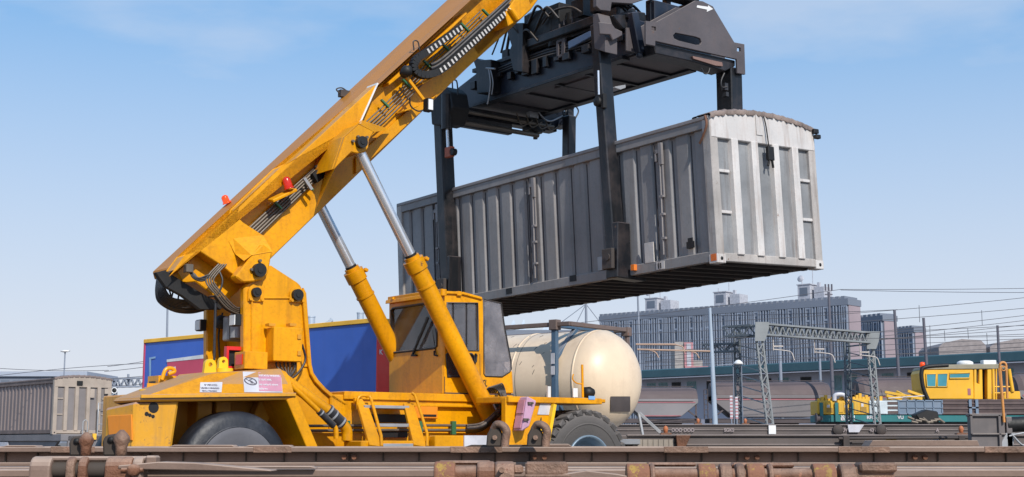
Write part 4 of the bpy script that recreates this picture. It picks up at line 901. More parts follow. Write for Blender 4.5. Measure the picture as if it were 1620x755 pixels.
for l, u, v, zf in ((l1, .40, -2.42, 4.05), (l3, .40, 2.55, 4.0), (l2, 3.18, NV + .28, 4.35), (l4, 3.2, 2.3, 4.35)):
    s_ = 1 if u < 2 else -1
    b = MB(); b.prism([V3((u - .14, 0, zf + .9)), V3((u + .14, 0, zf + .9)), V3((u + .16, 0, zf + .12)), V3((u + .5 * s_, 0, zf + .02)), V3((u + .5 * s_, 0, zf - .07)), V3((u - .16, 0, zf - .05))] if s_ > 0 else
                     [V3((u - .17, 0, zf + 1.1)), V3((u + .17, 0, zf + 1.1)), V3((u + .2, 0, zf - .05)), V3((u - .5, 0, zf - .07)), V3((u - .5, 0, zf + .02)), V3((u - .2, 0, zf + .12))], 1, v - .15, v + .15)
    b.build('grab_foot', DK, l, .015)
    b = MB(); b.box((u - .24, v - .1, zf + .1), (u - .17, v + .16, zf + .45)); b.cyl((u - .26, v, zf + .3), (u - .15, v, zf + .3), .06, 10); b.build('foot_bracket', UN, l, .01)
b = MB(); b.box((.46, -2.74, 4.12), (.53, -2.66, 4.22)); b.build('orange_sensor', mat('orange_sensor', (.75, .2, .03), .5), l1)
b = MB(); b.box(SF.u(950, 172, .22), SF.u(955, 147, .22) + V3((.08, 0, 0))); b.lathe([(0, -.05), (.09, -.04), (.09, .04), (0, .05)], SF.u(946, 161, .22), (1, 0, 0), 12); b.build('leg_fitting', VB, l1, .01)
b = MB(); b.tube([SF.u(946.5, 112, .22), SF.u(947.5, 150, .22)], .02, 8); b.build('rod', CR, l1)
# far gantry: head block, rod, cross tube, second leg
b = MB(); b.prism([SF.u(x, y, .25) for x, y in ((684, 150), (690, 140), (708, 138), (716, 146), (720, 170), (712, 196), (700, 200), (687, 198))], 0, .18, .62); b.build('leg_head', VB, SP, .02)
b = MB(); b.cyl(SF.u(706, 150, .16), SF.u(706, 205, .16), .10, 16); b.build('leg_cylinder', DK, l3)
b = MB(); b.cyl(SF.u(707, 195, .16), SF.u(709, 245, .16), .028, 10); b.build('rod', CR, l3)
b = MB(); b.box(SF.u(703, 250, .12), SF.u(713, 231, .12) + V3((.1, 0, 0))); b.build('red_coupling', mat('rusty_red_coupling', (.42, .09, .04), .6, 0, .4), l3, .01)
b = MB(); p = SF.u(714, 240, .12); b.cyl(p, p + V3((.1, 0, 0)), .07, 10); b.build('leg_fitting', VB, l3)
gz0 = W(722, 174, 2.6).z
b = MB(); b.box((.5, 2.5, 7.80), (3.1, 2.78, 8.0)); b.box((.5, 2.5, 7.58), (1.9, 2.65, 7.80)); b.build('gantry_beam', DK, SP, .015)
b = MB(); b.tube([(.6, 2.38, 7.85), (2.9, 2.38, 7.85)], .04, 8); b.tube([(.6, 2.4, 7.62), (2.5, 2.4, 7.62)], .05, 8)
for k in range(4): b.tube(spline([V3((1.9 + k * .25, 2.36, 8.0)), V3((2.0 + k * .25, 2.3, 7.75)), V3((2.3 + k * .25, 2.34, 7.9))]), .014, 6)
b.each('steel_pipe', ST, SP)
b = MB(); p = SF.v(847, 207, 2.5); b.cyl(p + V3((0, 0, .2)), p + V3((0, 0, -.05)), .15, 14); b.cyl(p + V3((0, 0, -.05)), p + V3((0, 0, -.18)), .05, 8); b.box(p + V3((-.2, -.1, 0)), p + V3((.2, .2, .25))); b.build('guide_pin', VB, SP, .01)
b = MB(); p = SF.v(905, 180, 2.3); b.box(p + V3((-.1, 0, -.6)), p + V3((.05, .12, .15))); b.tube(spline([SF.v(x, y, 2.2) for x, y in ((890, 182), (893, 168), (905, 164), (915, 175), (910, 188))]), .016, 6); b.tube(spline([SF.v(x, y, 2.2) for x, y in ((893, 182), (899, 170), (908, 172))]), .012, 6); b.each('cable_loop', BK, l4)
b = MB(); b.bar(SF.v(850, 178, 2.55), SF.v(880, 195, 2.55), .2, .25); b.box(SF.v(878, 196, 2.5), SF.v(905, 178, 2.5) + V3((0, .4, 0))); b.build('knee_brace', DB, SP, .01)
b = MB(); b.tube(spline([SF.v(x, y, 2.3) for x, y in ((848, 170), (858, 185), (870, 192), (890, 184))]), .018, 6); b.box(SF.v(838, 185, 2.35), SF.v(852, 165, 2.35) + V3((0, .1, 0))); b.build('grey_fitting', ALU, SP)
b = MB(); b.tube(spline([SF.u(x, y, .3) for x, y in ((716, 140), (716, 128), (722, 128), (724, 140), (724, 150))]), .016, 6); b.each('cable_loop', BK, SP)
b = MB(); b.prism([V3((p_.x, 0, p_.z)) for p_ in (W(973, 137, -2.0), W(990, 134, -2.0), W(990, 139, -2.0), W(982, 142, -2.0), W(973, 139, -2.0))], 1, -2.0, -1.7); b.build('rail_end', ALU, SP, .005)
# ================================================================== BLUE CURTAIN TRAILER
BL = mat('blue_curtain', (.035, .12, .50), .42, 0, .15, (.02, .03, .12), .8, streak=.12, var=.1, bump=.06, bscale=2)
MR = mat('crimson_curtain', (.62, .07, .13), .5, 0, .2, scale=1)
OY = mat('orange_yellow_rail', (.9, .48, .04), .5, 0, .2)
t0 = at(596, 517, 33); tl = at(228, 552, 40)
d = (tl - t0); LT = sqrt(d.x ** 2 + d.y ** 2); yaw = atan2(d.y, d.x) - pi / 2
# 3-D height is the average of the two ends
TF = yawframe((t0.x, t0.y, .1), yaw)
TR = thing('curtain_side_trailer', 'blue curtain side trailer with crimson panel behind the crane tower', 'trailer', TF.M)
zT = 3.98
b = MB(); b.box((.02, 0, 1.25), (2.5, LT, zT)); b.build('curtain', BL, TR, .01)
b = MB(); b.box((-.02, 0, zT), (2.52, LT + .02, zT + .11)); b.build('roof_rail', OY, TR, .01)
b = MB(); b.box((0, -.03, 1.2), (2.5, -.002, zT)); b.build('red_end_panel', mat('vivid_red_paint', (.78, .03, .03), .4, 0, .2), TR)
b = MB(); b.box((.42, -.05, 1.2), (.5, -.03, zT)); b.build('dark_post', mat('dark_red', (.18, .01, .02), .5), TR)
def TX_(px, py, x=.02): return TF.u(px, py, x)
def tq(name, pts, m, k=.012):
    q = [TX_(x, y, .02 - k) for x, y in pts]; b = MB(); b.prism(q, 0, .02 - k - .006, .02 - k); return b.build(name, m, TR)
tq('crimson_panel', [(265, 572), (345, 562), (345, 640), (265, 640)], MR)
tq('white_stripe', [(264, 569), (345, 558), (345, 565), (264, 573)], WH, .02)
tq('white_arrow', [(268, 581), (278, 580), (278, 587), (268, 588)], WH, .022)
tq('pale_blue_stripe', [(236, 566), (246, 564), (246, 567), (239, 568.5), (239, 620), (236, 620)], mat('pale_blue', (.25, .4, .6), .5), .012)
b = MB(); b.box((.0, LT - .04, 1.2), (.05, LT + .03, zT)); b.build('red_corner_post', MR, TR)
text('K', 'lettering', TW, TR, TF.v(600, 560.5, -.036), (1, 0, 0), (0, 0, 1), .16, 1, .004)
b = MB(); b.box((.1, .3, .95), (2.4, LT - .3, 1.22)); b.build('trailer_chassis', UN, TR, .02)
for y in (LT - 2, LT - 3.3, LT - 4.6):
    for x in (.3, 2.2):
        b = MB(); b.lathe([(0, -.15), (.3, -.15), (.5, -.12), (.5, .12), (.3, .15), (0, .15)], (x, y, .5), (1, 0, 0), 24); b.build('wheel', TYD, TR)
b = MB(); b.box((.5, 1.2, 0), (.65, 1.35, 1.0)); b.box((1.85, 1.2, 0), (2.0, 1.35, 1.0)); b.box((.4, 1.1, 0), (.75, 1.45, .04)); b.box((1.75, 1.1, 0), (2.1, 1.45, .04)); b.each('landing_leg', UN, TR)
# ================================================================== TANK CONTAINER
CRM = mat('cream_tank_paint', (.78, .62, .45), .42, 0, .5, (.45, .32, .22), 1.2, streak=.3, rust=.04, rustcol=(.16, .09, .06), var=.07, dust=.35, dustcol=(.30, .24, .20), bump=.04, bscale=6)
SLB = mat('slate_blue_frame', (.06, .12, .20), .45, 0, .4, (.12, .10, .10), 3, streak=.3, rust=.15, dust=.4)
RBR = mat('rusty_brown_frame', (.15, .11, .10), .7, 0, .4, scale=4, rust=.3)
D0 = 32.9; cdome = at(967, 601.5, D0); NKF = yawframe((cdome.x, cdome.y, cdome.z), TH + radians(15))
TK = thing('tank_container', 'cream cylindrical tank container with domed end and rusty frame behind the front wheel', 'tank container', NKF.M)
R_ = 1.185
b = MB(); prof = [(0, -.52), (.25, -.51), (.5, -.465), (.75, -.37), (.95, -.22), (1.08, -.05), (R_, .15), (R_, .3)]
b.lathe(prof, (0, 0, 0), (0, 1, 0), 56); b.lathe([(R_, .3), (R_, 6.6)], (0, 0, 0), (0, 1, 0), 56); b.lathe([(R_, 6.6), (1.0, 6.95), (.6, 7.15), (0, 7.2)], (0, 0, 0), (0, 1, 0), 56)
b.build('tank', CRM, TK)
b = MB()
for y in (.3, 2.1, 3.6, 5.1): b.lathe([(R_ - .01, y - .03), (R_ + .015, y - .02), (R_ + .015, y + .02), (R_ - .01, y + .03)], (0, 0, 0), (0, 1, 0), 56)
b.each('weld_band', CRM, TK)
b = MB()
for y in (1.95, 3.2): b.lathe([(R_ + .003, y), (R_ + .006, y + .005), (R_ + .003, y + .012)], (0, 0, 0), (0, 1, 0), 56)
b.each('seam', GAP, TK)
hw, hh = 1.22, 1.22
for y in (.75, 6.8):
    fr = MB()
    for x in (-hw, hw): fr.box((x - .06, y - .07, -hh - .1), (x + .06, y + .07, hh + .08))
    fr.box((-hw, y - .07, -hh - .1), (hw, y + .07, -hh + .06)); fr.box((-hw, y - .06, hh - .02), (hw, y + .06, hh + .08))
    for sx in (-1, 1):
        fr.bar((sx * hw, y, hh - .75), (sx * .35, y, hh + .02), .1, .12, (0, 1, 0)); fr.bar((sx * hw, y, -hh + .75), (sx * .35, y, -hh), .1, .12, (0, 1, 0))
    fr.build('end_frame', SLB, TK, .012)
b = MB(); 
for x in (-hw, hw): b.box((x - .06, .3, hh + .0), (x + .06, 6.9, hh + .1))
b.box((-hw, .28, hh + .0), (hw, .4, hh + .1)); b.box((hw - .1, .24, hh - .1), (hw + .08, .44, hh + .12)); b.box((-hw - .1, .64, hh - .08), (-hw + .1, .86, hh + .16)); b.box((hw - .06, .28, hh - .6), (hw + .05, .38, hh))
b.each('top_rail', RBR, TK, .01)
b = MB(); b.bar((.7, -.3, -.75), (1.1, -.9, -1.42), .08, .08); b.bar((.7, -.3, -.75), (.6, -.5, -1.42), .06, .06); b.box((1.0, -1.0, -1.55), (1.2, -.8, -1.35)); b.box((-1.3, -.5, -1.5), (1.4, 7, -1.38)); b.each('brace', ALU, TK, .01)
b = MB(); b.box((-1.3, .0, -1.75), (1.3, 7.5, -1.5)); b.build('tank_cradle', UN, TK, .02)
# grey plate on the dome
def NKP(px, py, y): return NKF.v(px, py, y)
def on_dome(px, py):
    d_ = NKF.I.to_3x3() @ ray(px, py); best = None
    t = (-.53 - NKF.c.y) / d_.y
    for i in range(400):
        p = NKF.c + d_ * (t + i * .003); r = sqrt(p.x ** 2 + p.z ** 2)
        for (r0, o0), (r1, o1) in zip(prof, prof[1:]):
            if r0 <= r <= r1 and p.y >= o0 + (o1 - o0) * (r - r0) / (r1 - r0 + 1e-6): return p
    return NKF.c + d_ * t
b = MB(); G = [[on_dome(965 + i * 31 / 4, 627 + j * 24 / 4) for i in range(5)] for j in range(5)]
vs = [p + V3((p.x * .01, -.02, p.z * .01)) for row in G for p in row]
b.add(vs, [(j * 5 + i, j * 5 + i + 1, (j + 1) * 5 + i + 1, (j + 1) * 5 + i) for i in range(4) for j in range(4)], True)
b.build('grey_placard', mat('grey_placard', (.10, .085, .085), .6, 0, .2), TK)
b = MB()
random.seed(5)
for k in range(26):
    a_ = random.uniform(pi * .60, pi * .95); y = random.uniform(.9, 3.4); l_ = random.uniform(.02, .12)
    pts = [V3((R_ * 1.001 * cos(a_ + j * l_ / 4), y + j * .012, R_ * 1.001 * sin(a_ + j * l_ / 4))) for j in range(5)]; b.tube(pts, .006, 4)
b.build('paint_scratch', GAP, TK)
b = MB(); b.box((-hw - .095, .70, .1), (-hw - .082, .80, .3)); b.box((-hw - .095, .70, .35), (-hw - .082, .8, .6)); b.each('frame_label', WP, TK)
# ================================================================== GROUND
GRV = mat('grey_ballast_ground', (.16, .145, .135), .95, 0, .2, (.10, .09, .08), .5, bump=.3, bscale=12, var=.12)
def gz(y):
    return 0.0 if y < 34 else min(1.2, (y - 34) * 1.2 / 40)
b = MB(); ys = [-30, 0, 34, 40, 50, 60, 74, 120, 300, 3000]; vs = []
for y in ys:
    for x in (-3000, -60, 60, 3000): vs.append((x, y, gz(y)))
b.add(vs, [(i * 4 + j, i * 4 + j + 1, (i + 1) * 4 + j + 1, (i + 1) * 4 + j) for i in range(len(ys) - 1) for j in range(3)])
tag(b.build('ground', GRV), None, None, None, 'structure')
ASP = mat('grey_asphalt', (.09, .085, .08), .9, 0, .2, (.12, .1, .09), .3)
b = MB(); b.add([(-60, 15.5, .004), (60, 15.5, .004), (60, 33.5, .004), (-60, 33.5, .004)], [(0, 1, 2, 3)]); tag(b.build('yard_pavement', ASP), None, None, None, 'structure')
RAIL = mat('rusty_rail_steel', (.16, .10, .075), .6, .4, .4, scale=3, rust=.3)
SLP = mat('concrete_sleeper', (.30, .28, .26), .9, 0, .4, scale=2)
def track(y, z, x0=-40, x1=60):
    b = MB()
    for s_ in (-.72, .72): b.box((x0, y + s_ - .035, z + .17), (x1, y + s_ + .035, z + .30)); b.box((x0, y + s_ - .07, z + .15), (x1, y + s_ + .07, z + .17))
    tag(b.build('railway_track', RAIL), None, None, None, 'structure')
    b = MB(); x = x0
    while x < x1: b.box((x, y - 1.25, z), (x + .26, y + 1.25, z + .15)); x += .65
    tag(b.build('sleepers', SLP), None, None, None, 'structure')
for y in (8.6, 13.6, 33.9 + 2, 50.5): track(y, gz(y))
# ================================================================== FLAT WAGONS
TAUPE = mat('dusty_taupe_wagon_paint', (.22, .145, .11), .62, 0, .8, (.09, .055, .04), 1.6, streak=.2, rust=.18, rustcol=(.16, .08, .05), dust=.65, dustcol=(.44, .33, .26), var=.2, fine=.2, bump=.15, bscale=18)
TAUD = mat('dark_brown_wagon_web', (.060, .045, .035), .8, 0, .5, (.035, .025, .02), 1.5, rust=.15, var=.2)
RUST = mat('rusty_brown_casting', (.17, .07, .035), .75, 0, .5, (.07, .04, .03), 5, rust=.35, rustcol=(.30, .13, .07), dust=.5, dustcol=(.42, .29, .22), bump=.9, bscale=24, var=.3)
RUSTP = mat('pale_worn_casting', (.24, .145, .10), .6, .2, .5, (.18, .09, .06), 7, rust=.35, rustcol=(.2, .09, .06), bump=.7, bscale=24, var=.25)
RYEL = mat('rust_and_yellow_casting', (.33, .21, .04), .7, 0, .9, (.13, .065, .035), 9, rust=1.3, rustcol=(.22, .10, .06), bump=.6, bscale=22)
GW = mat('dull_grey_brown_wagon', (.115, .095, .09), .7, 0, .5, (.06, .045, .04), 1.5, streak=.3, rust=.2, dust=.8, dustcol=(.40, .33, .31), var=.15)
def wagon(name, label, y, zt, x0, x1, web, m, mw, group='empty flat wagons standing on the tracks', lean=0.0, depth=2.6, prof='near'):
    F_ = yawframe((0, y, 0), lean); r = thing(name, label, 'flat wagon', F_.M, group)
    b = MB()
    if prof == 'near':
        for s_ in (0, 1):
            yy = 0 if s_ == 0 else depth
            sg = 1 if s_ == 0 else -1
            b.box((x0, yy, zt - .045), (x1, yy + sg * .26, zt)); b.box((x0, yy + sg * .12, zt - .14), (x1, yy + sg * .15, zt - .045)); b.box((x0, yy - sg * .03, zt - .17), (x1, yy + sg * .2, zt - .135))
        b.build('side_beam', m, r, .006)
        b = MB(); b.box((x0, .10, zt - web), (x1, .14, zt - .17)); b.box((x0, depth - .14, zt - web), (x1, depth - .10, zt - .17)); b.box((x0, 0, zt - web - .03), (x1, .22, zt - web)); b.build('web', mw, r)
    else:
        b.box((x0, 0, zt - web), (x1, .05, zt)); b.box((x0, -.06, zt - .03), (x1, .2, zt + .01)); b.box((x0, -.05, zt - web - .02), (x1, .15, zt - web + .02)); b.box((x0, depth - .05, zt - web), (x1, depth, zt)); b.box((x0, -.03, zt - .04 - web * .4), (x1, .0, zt - web * .4))
        b.build('side_beam', m, r, .008)
    b = MB(); x = x0 + .5
    while x < x1: b.box((x, .15, zt - .22), (x + .12, depth - .15, zt - .06)); x += 2.2
    b.each('cross_member', mw, r)
    zr = gz(y) + .17
    for xc in (x0 + 2.2, x1 - 2.2):
        for dx in (-.9, .9):
            b = MB()
            for yy in (depth / 2 - .74, depth / 2 + .74): b.lathe([(0, -.06), (.33, -.06), (.35, -.02), (.35, .04), (.37, .05), (.37, .07), (0, .07)], (xc + dx, yy, zr + .35), (0, 1 if yy > depth / 2 else -1, 0), 24)
            b.cyl((xc + dx, .3, zr + .35), (xc + dx, depth - .3, zr + .35), .09, 10); b.build('wheelset', UN, r)
        b = MB(); b.box((xc - 1.3, depth / 2 - 1.05, zr + .35), (xc + 1.3, depth / 2 - .95, zr + .6)); b.box((xc - 1.3, depth / 2 + .95, zr + .35), (xc + 1.3, depth / 2 + 1.05, zr + .6)); b.each('bogie_frame', UN, r, .02)
    return r, F_
zA = at(800, 707.5, 12.5).z
WA, FA = wagon('flat_wagon', 'long taupe flat wagon in the foreground whose upper flange runs across the whole photo', 12.5, zA, -9.5, 9.5, .62, TAUPE, TAUD)
def spigot(parent_group, label, px, pyb, Y, h, w, curl=1, m1=TAUD, m2=RUSTP):
    o = at(px, pyb, Y); r = thing('container_spigot', label, 'container spigot', Matrix.Translation(o), parent_group)
    b = MB(); b.prism([V3(p) for p in ((-w * .55, 0, -.0), (w * .3, 0, 0), (w * .28, 0, h * .55), (w * .12, 0, h * .8), (-.0, 0, h * .9), (-w * .3, 0, h * .8), (-w * .5, 0, h * .5))], 1, -.05, .06); b.build('plate', m1, r, .012)
    b = MB(); b.tube(spline([V3((-w * .22, -.02, h * .72)), V3((0, -.05, h * .93)), V3((w * .32, -.06, h * .86)), V3((w * .5, -.06, h * .62)), V3((w * .44, -.05, h * .3)), V3((w * .42, -.05, -.0))], 5), [.026 + .012 * min(1, k / 12) for k in range(26)], 10); b.build('curled_arm', m2, r)
    b = MB(); b.cyl((-w * .1, -.09, h * .38), (-w * .1, -.04, h * .38), .022, 10); b.build('bolt', m2, r)
    return r
b = MB(); random.seed(4)
for k in range(34):
    x = -5.2 + k * .31 + random.random() * .1; b.box((x, .10, zA - .135), (x + .012, .118, zA - .045))
b.build('weld_seams', TAUD, WA)
b = MB()
for x in (-4.1, -2.3, -.55, 1.35, 2.9, 4.2):
    b.box((x, -.005, zA - .05), (x + .28 + random.random() * .2, .02, zA + .004))
b.each('wear_plate', RUSTP, WA, .004)
b = MB()
for x in (-3.4, -1.5, .2, 2.1, 3.6): b.cyl((x, .1, zA - .09), (x, .06, zA - .09), .022, 8); b.cyl((x + .09, .1, zA - .09), (x + .09, .06, zA - .09), .022, 8)
b.each('rivet', RUST, WA)
GSP = 'folding container spigots on the wagons'
spigot(GSP, 'curled rusty spigot in front of the white plate, left of the pink box', 786, 707, 12.3, .21, .17)
spigot(GSP, 'curled rusty spigot directly below the pink box', 850, 707, 12.3, .21, .17)
b = MB()
for (x0, x1, m_) in ((735, 842, 0),): pass
def strip(name, label, px0, px1, py, Y, h, d, m, cat='steel plate', grp='loose plates lying on the foreground wagon'):
    a = at(px0, py, Y); c = at(px1, py, Y); b = MB(); b.prism([V3((a.x, 0, a.z)), V3((c.x, 0, a.z)), V3((c.x - .03, 0, a.z + h)), V3((a.x + .06, 0, a.z + h))], 1, Y, Y + d); return tag(b.build(name, m, None, .006), label, cat, grp)
strip('hinge_plate', 'dark flat hinge plate on the wagon beam under the two curled spigots', 735, 846, 707, 12.52, .018, .2, TAUD)
strip('hinge_plate', 'pale flat plate tapering toward the front wheel', 846, 905, 707, 12.54, .026, .2, TAUPE)
strip('hinge_plate', 'pale flat plate under the rear tyre at its left half', 265, 372, 707.5, 12.54, .02, .2, TAUPE)
strip('hinge_plate', 'pale flat plate under the rear tyre at its right side', 384, 462, 707.5, 12.54, .018, .2, TAUPE)
strip('hinge_plate', 'pale plate on the beam below the left container wagon', 0, 60, 707.5, 12.54, .016, .2, TAUPE)
# thick rusty twin blocks at the left
def block(label, px, pyb, Y, w, h, m):
    o = at(px, pyb, Y); r = thing('stacking_block', label, 'stacking block', Matrix.Translation(o), 'rusty stacking blocks at the left')
    b = MB(); b.prism([V3(p) for p in ((-w * .5, 0, 0), (w * .12, 0, 0), (w * .12, 0, h * .80), (-w * .05, 0, h * .86), (-w * .42, 0, h * .80), (-w * .55, 0, h * .6))], 1, 0, .13); b.build('cheek_plate', TAUD, r, .012)
    b = MB(); b.lathe([(0, -.0), (w * .22, 0), (w * .21, h * .34), (w * .25, h * .46), (w * .31, h * .60), (w * .29, h * .74), (w * .19, h * .88), (w * .07, h * 1.0), (0, h)], (w * .22, -.03, 0), (0, 0, 1), 14); b.build('worn_head', m, r)
    b = MB(); b.lathe([(0, -.012), (w * .12, -.012), (w * .12, 0), (0, 0)], (-w * .22, 0, h * .62), (0, 1, 0), 12); b.build('pin_hole', VB, r)
    return r
block('narrow rusty block with pointed head, left of the pair on the wagon', 129, 722, 9.4, .165, .16, RUST)
block('wide rusty block with chipped top, right of the pair on the wagon', 184, 722, 9.4, .18, .175, RUSTP)
# nearest wagon with its rusty hinges
zB = at(400, 743, 8.2).z
WB, FB = wagon('flat_wagon', 'nearest flat wagon, only its rusty upper edge showing at the bottom of the photo', 8.2, zB, -6.5, 6.5, .5, TAUPE, TAUD, depth=1.1)
def hinge(label, px0, px1, pyt, kind, Y=7.9):
    a = at(px0, pyt, Y); c = at(px1, pyt, Y); L_ = c.x - a.x
    r = thing('folding_hinge', label, 'folding hinge', Matrix.Translation(a), 'rusty folding hinges along the nearest wagon')
    R = .075
    def lug(x, w, m, rr=R, drop=.0, nm='hinge_lug'):
        b = MB(); n = 10; top = [V3((0, rr * cos(a_) , -rr + rr * sin(a_) - drop)) for a_ in [pi * k / n for k in range(n + 1)]]
        b.prism([V3((0, rr, -.35))] + top + [V3((0, -rr, -.35))], 0, x, x + w); b.build(nm, m, r, .014, None, 2)
    if kind == 'left':
        lug(0, .12, TAUPE); lug(.20, .05, RUSTP, R * .9); lug(.27, .05, RUST); lug(.42, .15, RUST, R); lug(.57, .06, TAUPE, R * .95)
        b = MB(); b.cyl((.05, 0, -R), (.55, 0, -R), .045, 14); b.build('hinge_rod', TAUD, r)
        b = MB(); b.lathe([(0, -.13), (.03, -.13), (.035, -.10), (.035, .0)], (.59, 0, -.075), (0, 1, 0), 12); b.cyl((.52, -.08, -.075), (.64, -.08, -.075), .012, 8); b.build('cotter_bolt', RUST, r)
        b = MB(); b.box((.05, -.02, -.03), (L_ - .02, .12, -.0)); b.box((L_ - .06, -.05, -.05), (L_ + .0, .06, .004)); b.build('flap_plate', TAUPE, r, .01)
        b = MB(); b.prism([V3(p) for p in ((L_ - .2, 0, -.05), (L_ + .02, 0, -.03), (L_ + .22, 0, -.035), (L_ + .65, 0, -.075), (L_ + .65, 0, -.085), (L_ - .2, 0, -.07))], 1, -.08, .12); b.build('release_bar', TAUPE, r, .006)
    elif kind == 'mid':
        lug(0, .12, RYEL); lug(.24, .10, RUST); lug(.34, .11, RUSTP, R * .95); 
        b = MB(); b.cyl((.1, 0, -R), (.4, 0, -R), .05, 14); b.build('hinge_rod', RUST, r)
        b = MB(); b.box((.02, -.0, -.02), (.32, .12, .004)); b.build('worn_top_plate', RUST, r, .012)
        b = MB(); b.cyl((.40, -.14, -.10), (.40, .0, -.10), .038, 14); b.cyl((.38, -.12, -.045), (.38, .0, -.045), .016, 10); b.build('cotter_bolt', RUSTP, r)
        b = MB(); b.box((.44, -.04, -.07), (.5, .08, -.02)); b.box((.51, -.05, -.08), (L_, .08, -.002)); b.box((.5, -.07, -.095), (L_ + .02, .0, -.07)); b.build('flap_plate', RUSTP, r, .012)
        b = MB(); b.prism([V3(p) for p in ((L_ - .1, 0, -.08), (L_ + .1, 0, -.05), (L_ + .28, 0, -.07), (L_ + .5, 0, -.11), (L_ + .5, 0, -.12), (L_ - .1, 0, -.10))], 1, -.06, .1); b.build('release_bar', TAUPE, r, .006)
    else:
        x = 0
        for w, m_, rr in ((.13, RYEL, R), (.03, RUSTP, R * 1.02)): lug(x, w, m_, rr); x += w
        b = MB(); b.cyl((.1, 0, -R), (1.1, 0, -R), .047, 14); b.build('hinge_rod', RUST, r)
        for x, w, m_, rr in ((.40, .10, RYEL, R * .95), (.52, .07, RUSTP, R), (.61, .05, RUSTP, R), (.67, .10, RYEL, R * .96), (.79, .03, RUSTP, R), (1.04, .13, RYEL, R * .95), (1.19, .09, RUSTP, R)): lug(x, w, m_, rr)
        b = MB(); b.box((.12, .02, -.02), (.4, .14, .004)); b.box((.6, .02, -.03), (.95, .14, .002)); b.build('worn_top_plate', RUST, r, .012)
        b = MB(); b.box((1.26, -.03, -.10), (1.5, .1, -.02)); b.box((1.3, -.06, -.05), (L_ - .06, .1, .004)); b.box((1.28, -.09, -.12), (L_, .0, -.075)); b.build('flap_plate', RUSTP, r, .012)
    return r
hinge('taupe and rust hinge at the left below the two stacking blocks', 53, 250, 722, 'left')
hinge('short rust brown hinge with yellow traces in the middle of the nearest wagon', 687, 898, 730, 'mid')
hinge('longest hinge with several mustard yellow rings at the lower right', 990, 1432, 733, 'right')
strip('hinge_plate', 'long thin pale strip crossing the bottom left of the nearest wagon', 172, 500, 741, 8.15, .012, .12, TAUPE)
# ================================================================== WAGONS BEHIND (right)
zC = at(1300, 688.5, 33).z; WC, FC = wagon('flat_wagon', 'grey brown flat wagon just behind the front wheel with a pale corrugated section', 33, zC, 2.7, 22, .52, GW, TAUD, prof='far')
xa = at(1000, 690, 33).x; xb = at(1066, 690, 33).x; b = MB(); b.box((xa, -.05, zC - .42), (xb, -.01, zC - .1))
for k in range(8): b.box((xa + k * (xb - xa) / 8, -.07, zC - .42), (xa + (k + .4) * (xb - xa) / 8, -.05, zC - .1))
b.build('corrugated_panel', mat('pale_beige_panel', (.30, .26, .22), .7, 0, .4), WC)
b = MB(); a = at(1068, 692, 33); b.prism([V3((a.x, 0, zC)), V3((a.x + .35, 0, zC)), V3((a.x + .12, 0, zC - .5)), V3((a.x + .05, 0, zC - .5))], 1, -.2, -.06); b.build('rusty_bracket', RUST, WC, .01)
b = MB(); a = at(1345, 700, 33); b.tube([(a.x - .3, -.15, zC - .08), (a.x + 3.0, -.15, zC - .06)], .035, 8); b.tube([(a.x, -.15, zC - .18), (a.x + 2.4, -.15, zC - .15)], .03, 8)
for k in (-.2, 2.5, 2.9): b.box((a.x + k, -.2, zC - .3), (a.x + k + .14, -.06, zC - .02))
b.build('brake_rod', UN, WC)
a = at(1400, 701, 33); b = MB(); b.box((a.x, -.09, a.z - .04), (a.x + .25, -.06, a.z + .1)); b.build('yellow_label', OY, WC)
text('4500 2', 'lettering', TW, WC, (at(1463, 703, 33).x, -.075, at(1463, 702, 33).z), (1, 0, 0), (0, 0, 1), .16, 1, .004)
strip('canvas_bundle', 'pale flattened canvas bundle lying on the wagon at the right', 1375, 1550, 706, 22, .09, .5, TAUPE, 'canvas', 'canvas')
STN = mat('faded_stencil', (.30, .25, .25), .7, 0, .3)
zD = at(1250, 672, 49).z; WD, FD = wagon('flat_wagon', 'darker flat wagon farther back with small white stencils along its side', 49, zD, 3.6, 24, .42, GW, TAUD, prof='far')
for px, s_ in ((1062, 'OOO OOO'), (1145, 'SGKS'), (1330, 'RIV'), (1375, '43 83 456'), (1480, 'A')): text(s_, 'lettering', STN, WD, (at(px, 683, 49).x, -.07, at(px, 683, 49).z), (1, 0, 0), (0, 0, 1), .17, .9, .006)
a = at(1338, 680, 49); b = MB(); q = [at(x, y, 49) for x, y in ((1340, 672), (1366, 672), (1358, 684), (1342, 684))]; b.prism([V3((p.x, 0, p.z)) for p in q], 1, -.1, -.065); b.build('pale_patch', WP, WD)
a = at(1220, 680, 49); b = MB(); b.box((a.x - .1, -.09, a.z - .15), (a.x + .15, -.065, a.z + .15)); b.build('white_card', WH, WD)
b = MB()
for px in (1325, 1393): b.lathe([(0, -.03), (.17, -.03), (.19, 0), (0, .02)], (at(px, 681, 49).x, -.08, at(px, 680, 49).z), (0, 1, 0), 20)
b.each('round_cover', UN, WD)
for i, (px, Y_, py, lb) in enumerate(((1054, 33, 687, 'small rusty lock knob at the left end of the wagon behind the wheel'), (1105, 49, 671, 'small rusty lock knob on the farther wagon near the pale pole'), (1523, 33, 687, 'orange rust lock knob beside the grey bulkhead'), (1180, 49, 671, 'small rusty lock knob at the foot of the lattice portal'))):
    o = at(px, py, Y_); r = thing('lock_knob', lb, 'lock knob', Matrix.Translation(o), 'lock knobs on the wagons'); b = MB(); b.box((-.13, 0, -.02), (.13, .2, .03)); b.build('base_plate', RUST, r, .01)
    b = MB(); b.lathe([(0, 0), (.05, 0), (.045, .05), (.065, .09), (.04, .15), (0, .17)], (0, .1, .03), (0, 0, 1), 10); b.build('knob', mat('orange_rust', (.45, .15, .06), .7, 0, .4) if 'orange_rust' not in MATS else MATS['orange_rust'], r)
